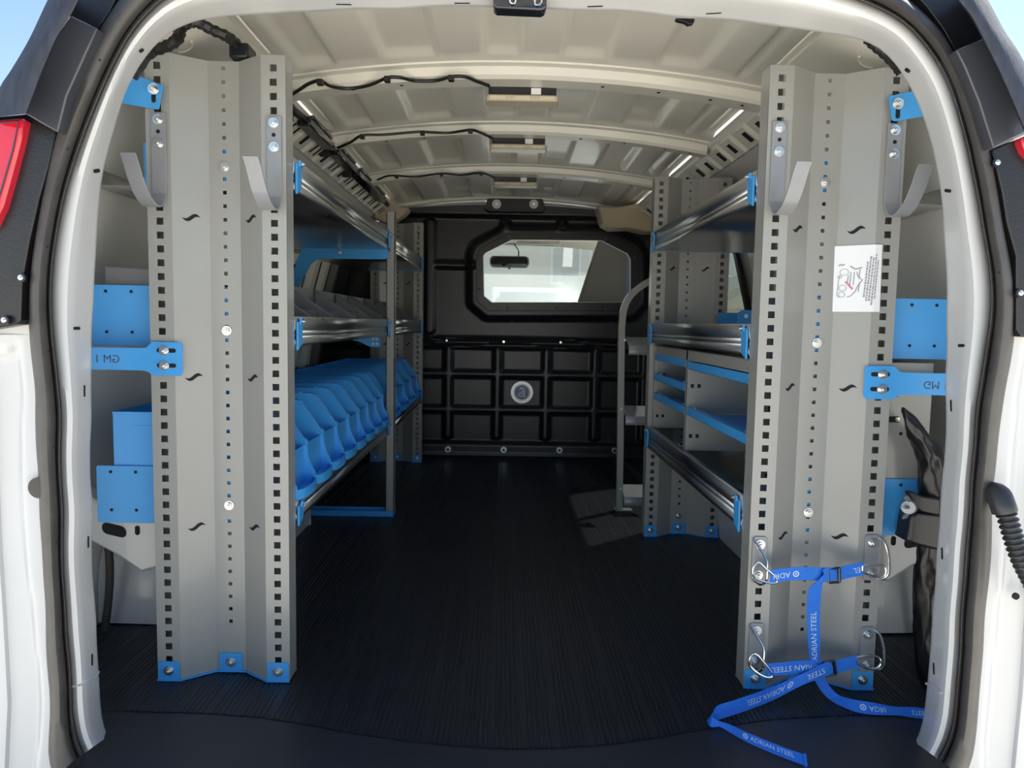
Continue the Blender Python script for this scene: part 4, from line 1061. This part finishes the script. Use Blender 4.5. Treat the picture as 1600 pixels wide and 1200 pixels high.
c, w = frames([(P(1300,1042,YF-.004), wv(14)), (P(1282,1049,YF-.008), wv(18)), (P(1255,1061,YF-.012), Vector((.004,.002,HW*.95))), (PZ(1215,1080,.018), Vector((.003,.006,HW*.86))), (PZ(1180,1094,.014), Vector((.003,.007,HW*.84))), (PZ(1145,1106,.013), Vector((.003,.007,HW*.84))), (PZ(1120,1114,.013), Vector((.003,.006,HW*.85))),
               (PZ(1110,1120,.013), Vector((.004,-.004,HW*.8))), (PZ(1112,1128,.011), Vector((.002,.003,HW*.6))), (PZ(1124,1131,.008), Vector((-.001,.001,HW*.40))), (PZ(1140,1138,.006), Vector((.002,.004,HW*.35))), (PZ(1165,1151,.006), Vector((.002,.007,HW*.36))), (PZ(1195,1164,.005), Vector((.002,.008,HW*.36))), (PZ(1225,1176,.005), Vector((.002,.008,HW*.36))), (PZ(1258,1188,.005), Vector((.002,.008,HW*.36)))])
strap_mesh(c, w).build('strap_tail', 'web', S2)
strap_text(c, w, .075, 'STEEL', .0150, S2, 1, -1, -1, False)
strap_text(c, w, .315, 'ADRIAN STEEL', .0150, S2, 1, -1, -1); strap_text(c, w, .885, 'ADRIAN STEEL', .0115, S2, 1, 1, 1)
e = c[-1]; MB().tube([e-w[-1]*1.1, e+w[-1]*1.1], .0028, 8).build('folded_end', 'web', S2)
carabiner(S2, [(1178,1021,0),(1172,1028,0),(1171,1038,0),(1178,1047,0),(1192,1056,0),(1203,1058,0),(1207,1054,0),(1200,1043,0),(1190,1031,0),(1184,1024,0)], YF)
carabiner(S2, [(1338,1027,0),(1352,1025,0),(1366,1025,0),(1373,1028,0),(1376,1036,0),(1371,1043,0),(1362,1045,0),(1350,1041,0),(1339,1036,0)], YF)
buckle(S2, 1296, 1044, YF-.003, 12); setbase(S2)

# ================================================================ tool pouch and clamp behind the right pillar
t = thing('tool_pouch', 'black vinyl tool pouch clamped behind the right pillar', 'pouch')
YJ = 1.405
secs = [(1412,640,3,.006),(1422,656,10,.010),(1436,680,17,.018),(1448,700,20,.024),(1455,725,19,.026),(1456,760,20,.026),(1458,790,19,.024),(1456,812,20,.024)]
def pouch(secs, name):
    rows_ = []; cc = crom([Vector((q[0], q[1], 0)) for q in secs], 4); rr_ = crom([Vector((q[2], q[3]*1000, 0)) for q in secs], 4); n = 36
    for j, (c2, r2) in enumerate(zip(cc, rr_)):
        c = P(c2.x, c2.y, YJ); k = max(1.5, r2.x)*YJ/F_PX; dp_ = max(3, r2.y)/1000
        fold = lambda a: 1+.07*math.sin(3*a+j*.5)+.06*math.sin(5*a-j*.9)+.04*math.sin(9*a+j*1.4)
        rows_.append([c+Vector((math.cos(a)*k*fold(a), math.sin(a)*dp_*fold(a+.6), .003*math.sin(a*2+j*.7))) for a in [2*PI*i/n for i in range(n)]])
    b = MB().grid(rows_, close=True); b.f += [tuple(range(n)), tuple(range(len(b.v)-n, len(b.v)))[::-1]]
    return b.build(name, 'pouch', t, ang=80)
pouch(secs, 'upper_bag')
pouch([(1456,846,22,.02),(1456,870,24,.022),(1452,910,22,.022),(1452,960,23,.022),(1450,1000,22,.022),(1451,1040,20,.02),(1455,1070,14,.014),(1460,1092,6,.008)], 'lower_bag')
MB().prism([P(x, y, YJ-.03) for x, y in [(1416,846),(1420,838),(1424,806),(1432,800),(1500,806),(1500,862),(1462,860),(1430,852)]], (0, .05, 0)).build('holder', 'black', t, bevel=.006)
MB().prism([P(x, y, YJ-.034) for x, y in [(1421,770),(1426,768),(1440,775),(1470,780),(1470,806),(1440,800),(1426,790)]], (0, .02, 0)).build('holder_arm', 'black', t, bevel=.004)
c = P(1416, 793, YJ-.05); b = MB(); b.tube([c+Vector((.022,.03,-.004)), c+Vector((.004,0,0))], [.016,.013], 14); b.tube([c+Vector((.004,0,0)), c+Vector((-.012,-.012,.004))], .0032, 8)
wn_ = b.build('wing_nut', 'alum', t, bevel=.001)
for s in (-1, 1):
    b = MB(); b.prism([c+Vector((.006,0,s*.008)), c+Vector((-.004,-.004,s*.014)), c+Vector((-.008,-.004,s*.022)), c+Vector((.004,.002,s*.022)), c+Vector((.014,.008,s*.012))], (.004,.012,0)); b.build('wing', 'alum', wn_, bevel=.0015)
setbase(t)
MB().box(.745, .792, 1.56, 1.566, .09, .30).build('jack_shield', 'paper').hide_render = False
bpy.data.objects.remove(bpy.data.objects['jack_shield'])
# ribbed tube on the outside, right
t = thing('ribbed_tube', 'black corrugated wiring tube on the outer right jamb', 'tube')
base = crom([P(x, y, Y) for x, y, Y in ((1546,772,1.118),(1555,772,1.100),(1566,784,1.088),(1574,808,1.084),(1584,842,1.082),(1597,878,1.080),(1622,925,1.080),(1650,965,1.085))], 30)
L_ = 0; rr = []; prev = base[0]
for p in base: L_ += (p-prev).length; prev = p; rr.append(.0125+.0022*math.sin(L_/.0088*2*PI)*(1 if L_ > .05 else .3))
MB().tube(base, rr, 16).build('corrugated_hose', 'ribbed', t, ang=80)
c = P(1558, 774, 1.098); b = MB(); b.tube(crom([P(1548,770,1.118), P(1560,774,1.097), P(1567,790,1.087), P(1570,800,1.085)], 6), [.0175]*19, 16); b.build('elbow', 'ribbed', t, ang=70)
setbase(t)

# ================================================================ the cab ahead of the partition
cab = thing('cab_shell', 'pale cab interior with windscreen seen through the partition window', 'cab')
MB().grid([[(XC+a, y, z-.05*(a/.7)**2) for a in (-.8,-.5,-.25,0,.25,.5,.8)] for y, z in ((3.9,1.33),(4.3,1.31),(4.62,1.255),(4.72,1.20))]).build('headliner', 'headl', cab, solid=.01)
for s in (-1, 1):
    MB().box(XC+s*.86-.02, XC+s*.86+.02, 3.9, 5.7, -.1, .50).build('door_side', 'dgrey', cab)
    MB().tube([(XC+s*.68, 4.70, 1.20), (XC+s*.80, 5.35, .62)], .035, 8).build('windscreen_pillar', 'headl', cab)
    MB().box(XC+s*.80-.03, XC+s*.80+.03, 3.9, 4.1, .5, 1.25).build('door_pillar', 'headl', cab)
MB().grid([[(XC+a, y, z) for a in (-.8,-.3,.3,.8)] for y, z in ((4.95,.50),(5.0,.56),(5.4,.58),(5.6,.54))]).build('dashboard', 'dgrey', cab, solid=.02)
b = MB(); b.add([(XC-.68,4.70,1.20), (XC+.68,4.70,1.20), (XC+.80,5.45,.60), (XC-.80,5.45,.60)], [(0,1,2,3)]); b.build('windscreen', 'hazeglass', cab)
MB().box(XC-.87, XC+.87, 3.92, 5.7, -.12, -.08).build('cab_floor', 'dgrey', cab)
MB().box(.07, .34, 4.60, 4.64, 1.185, 1.215).build('sun_visor', 'headl', cab, bevel=.006)
setbase(cab)
t = thing('rear_view_mirror', 'rear view mirror hanging from the windscreen', 'mirror')
c = P(796, 409, 4.62); b = MB(); b.prism([c+Vector((u, 0, v)) for u, v in rrect(.245, .072, .028, 5)], (0, .03, 0)); mh = b.build('mirror_housing', 'dgrey', t, bevel=.006)
b = MB(); b.prism([c+Vector((u, -.001, v)) for u, v in rrect(.225, .056, .022, 5)], (0, -.001, 0)); b.build('mirror_glass', mat('mirror_surface', (.18,.19,.18), .05, 1.0, var=.02), mh)
MB().tube(crom([c+Vector((.055,.02,.03)), c+Vector((.055,.03,.07)), c+Vector((.035,.06,.105)), c+Vector((.03,.10,.12))], 5), .004, 8).build('stem', 'black', t)
MB().box(c.x-.008, c.x+.008, c.y-.004, c.y+.006, c.z-.046, c.z-.030).build('lever', 'black', t); setbase(t)
# added panel giving the right part of the window its brownish tone
t = thing('cab_panel', 'grey brown panel added behind the right part of the partition window', 'cabtrim')
q = [P(x, y, 4.12) for x, y in [(941,366),(1005,366),(1005,490),(900,490),(905,470),(920,424),(932,388)]]
MB().prism(q, (0, .05, 0)).build('panel', 'cabtrim', t, bevel=.010)
MB().tube([P(x, y, 4.118) for x, y in [(940,368),(931,390),(919,426),(904,472)]], .006, 8).build('edge_bead', 'cabtrim', t)
MB().prism([P(x, y, 4.10) for x, y in [(981,402),(986,400),(992,420),(994,452),(985,462),(977,466),(978,440)]], (0, .012, 0)).build('trim_strip', 'lilac', t, bevel=.003)
setbase(t)

# ================================================================ outdoors
GZ = -.66
gnd = MB().add([(-80,-80,GZ),(80,-80,GZ),(80,120,GZ),(-80,120,GZ)], [(0,1,2,3)]).build('ground', 'ground', smooth=False); struct(gnd, 'sunlit concrete yard around the van')
# body sides below the floor and lower skin
vb = MB().box(-.84, .91, 1.22, 5.9, -.30, -.13).build('trim_5', 'white'); struct(vb, 'underbody of the van')
# white pickup ahead
pk = thing('pickup_truck', 'white pickup truck parked ahead, seen through both windows', 'truck')
px0, pw_, py_ = -.32, 1.68, 12.6
def pbox(x0, x1, y0, y1, z0, z1, nm, m, bv=.05): return MB().box(px0+x0, px0+x1, py_+y0, py_+y1, GZ+z0, GZ+z1).build(nm, m, pk, bevel=bv)
pbox(0, pw_, 0, 5.0, .45, 1.18, 'body', 'carwhite', .08)
pbox(.06, pw_-.06, .10, 1.35, 1.15, 1.26, 'bonnet', 'carwhite', .05)
b = MB(); cabp = [(1.30,1.24),(1.95,2.02),(2.05,2.06),(3.35,2.06),(3.55,1.24)]
b.prism([(px0+.05, py_+y, GZ+z) for y, z in cabp], (pw_-.10, 0, 0)); b.build('cab', 'carwhite', pk, bevel=.06)
b = MB(); b.add([(px0+.16, py_+1.36, GZ+1.30), (px0+pw_-.16, py_+1.36, GZ+1.30), (px0+pw_-.24, py_+1.88, GZ+1.95), (px0+.24, py_+1.88, GZ+1.95)], [(0,1,2,3)])
b.v = [(x, y-.03, z) for x, y, z in b.v]; b.build('windscreen', 'carglass', pk, solid=.02)
for s, x in ((-1, .045), (1, pw_-.045)):
    b = MB(); b.prism([(px0+x, py_+y, GZ+z) for y, z in ((1.62,1.30),(2.02,1.92),(3.25,1.92),(3.38,1.30))], (s*.012, 0, 0)); b.build('side_window', 'carglass', pk)
    for y in (.85, 4.1):
        b = MB(); b.cyl((px0+(.0 if s < 0 else pw_-.22), py_+y, GZ+.36), (px0+(.22 if s < 0 else pw_), py_+y, GZ+.36), .36, 24); b.build('wheel', 'rubber', pk, bevel=.03)
    pbox(.06 if s < 0 else pw_-.40, .40 if s < 0 else pw_-.06, -.02, .05, .86, 1.06, 'headlamp', 'silver', .02)
pbox(.42, pw_-.42, -.02, .04, .72, 1.08, 'grille', 'dgrey', .02); pbox(.02, pw_-.02, -.10, .05, .42, .62, 'bumper', 'zinc', .03)
setbase(pk)
# board fence and pale building behind it
def board_fence(x0, x1, y, top, label):
    t = thing('board_fence', label, 'fence'); n = int((x1-x0)/.22)
    for i in range(n): MB().box(x0+.22*i, x0+.22*i+.205, y, y+.025, GZ, top+.02*math.sin(i*2.3)).build('board', 'fence', t)
    for z in (GZ+.5, top-.35): MB().box(x0, x1, y+.026, y+.07, z, z+.09).build('rail', 'fence', t)
    setbase(t); return t
board_fence(1.45, 4.4, 18.2, 1.85, 'grey board fence right of the pickup truck')
board_fence(-3.4, .3, 18.6, 1.60, 'grey board fence left behind the pickup truck')
t = thing('building', 'pale stucco building far behind the pickup truck', 'building')
MB().box(-11, 7.4, 27, 33, GZ, 4.4).build('wall', 'tan', t); MB().box(-11.3, 7.7, 26.6, 33.4, 4.4, 4.7).build('roof', 'headl', t)
for x in (-5.5,-2.6,2.2,3.6,6.2):
    f_ = MB().box(x-.55, x+.55, 26.9, 27.0, 2.1, 3.5).build('window', 'paper', t); MB().box(x-.46, x+.46, 26.86, 26.90, 2.2, 3.4).build('pane', 'carglass', f_)
setbase(t)
# to the right of the van: grass, wire fence, hill
gr = MB().add([(7.5,8,GZ+.01),(26,8,GZ+.01),(26,60,GZ+.01),(7.5,60,GZ+.01)], [(0,1,2,3)]).build('grass_verge', 'grass', smooth=False); gr['kind'] = 'structure'
t = thing('wire_fence', 'chain link fence beyond the side window', 'fence')
for i in range(9): MB().cyl((8.6, 15+2.4*i, GZ), (8.6, 15+2.4*i, 1.35), .035, 8).build('post', 'zinc', t)
MB().cyl((8.6, 15, 1.33), (8.6, 34.2, 1.33), .028, 8).build('top_rail', 'zinc', t)
b = MB()
for i in range(96):
    y = 15+.2*i
    for d in (-1, 1):
        ya = y+d*1.9
        if 15 <= ya <= 34.2:
            b.add([(8.6, y, GZ), (8.6, y+.012, GZ), (8.6, ya+.012, 1.3), (8.6, ya, 1.3)], [(0,1,2,3)])
stuff(b.build('mesh_wire', 'zinc', t, smooth=False, solid=.01)); setbase(t)
hl = MB().grid([[(x, y, GZ+h*(.8+.3*math.sin(y*.11+x*.2))) for y in [10+5*k for k in range(14)]] for x, h in ((16,0),(20,1.6),(26,3.6),(34,5.2))]).build('hill', 'ground', ang=80); struct(hl, 'grey slope beyond the fence')
t = None
for i, (x, y, r) in enumerate(((9.6,20.5,.55),(9.9,23.4,.7),(9.4,26.5,.5),(10.2,29.5,.8))):
    rows_ = []; b = MB()
    for _ in range(260):
        a, e_ = random.uniform(0, 2*PI), math.acos(random.uniform(-.2, 1)); q = Vector((x+r*math.sin(e_)*math.cos(a), y+r*math.sin(e_)*math.sin(a), GZ+.1+r*1.2*abs(math.cos(e_)))); d = Vector((random.uniform(-1,1), random.uniform(-1,1), random.uniform(-1,1))).normalized()*.09; e2 = d.orthogonal().normalized()*.05
        b.add([q-d, q+e2, q+d, q-e2], [(0,1,2,3)])
    t = thing('shrub', 'green shrub by the chain link fence, %s from the side window' % ORD[i], 'shrub', 'shrubs along the wire fence')
    stuff(b.build('leaves', 'leaf', t, smooth=False)); MB().tube([(x, y, GZ), (x, y, GZ+r)], .04, 8).build('stem', 'fence', t); setbase(t)
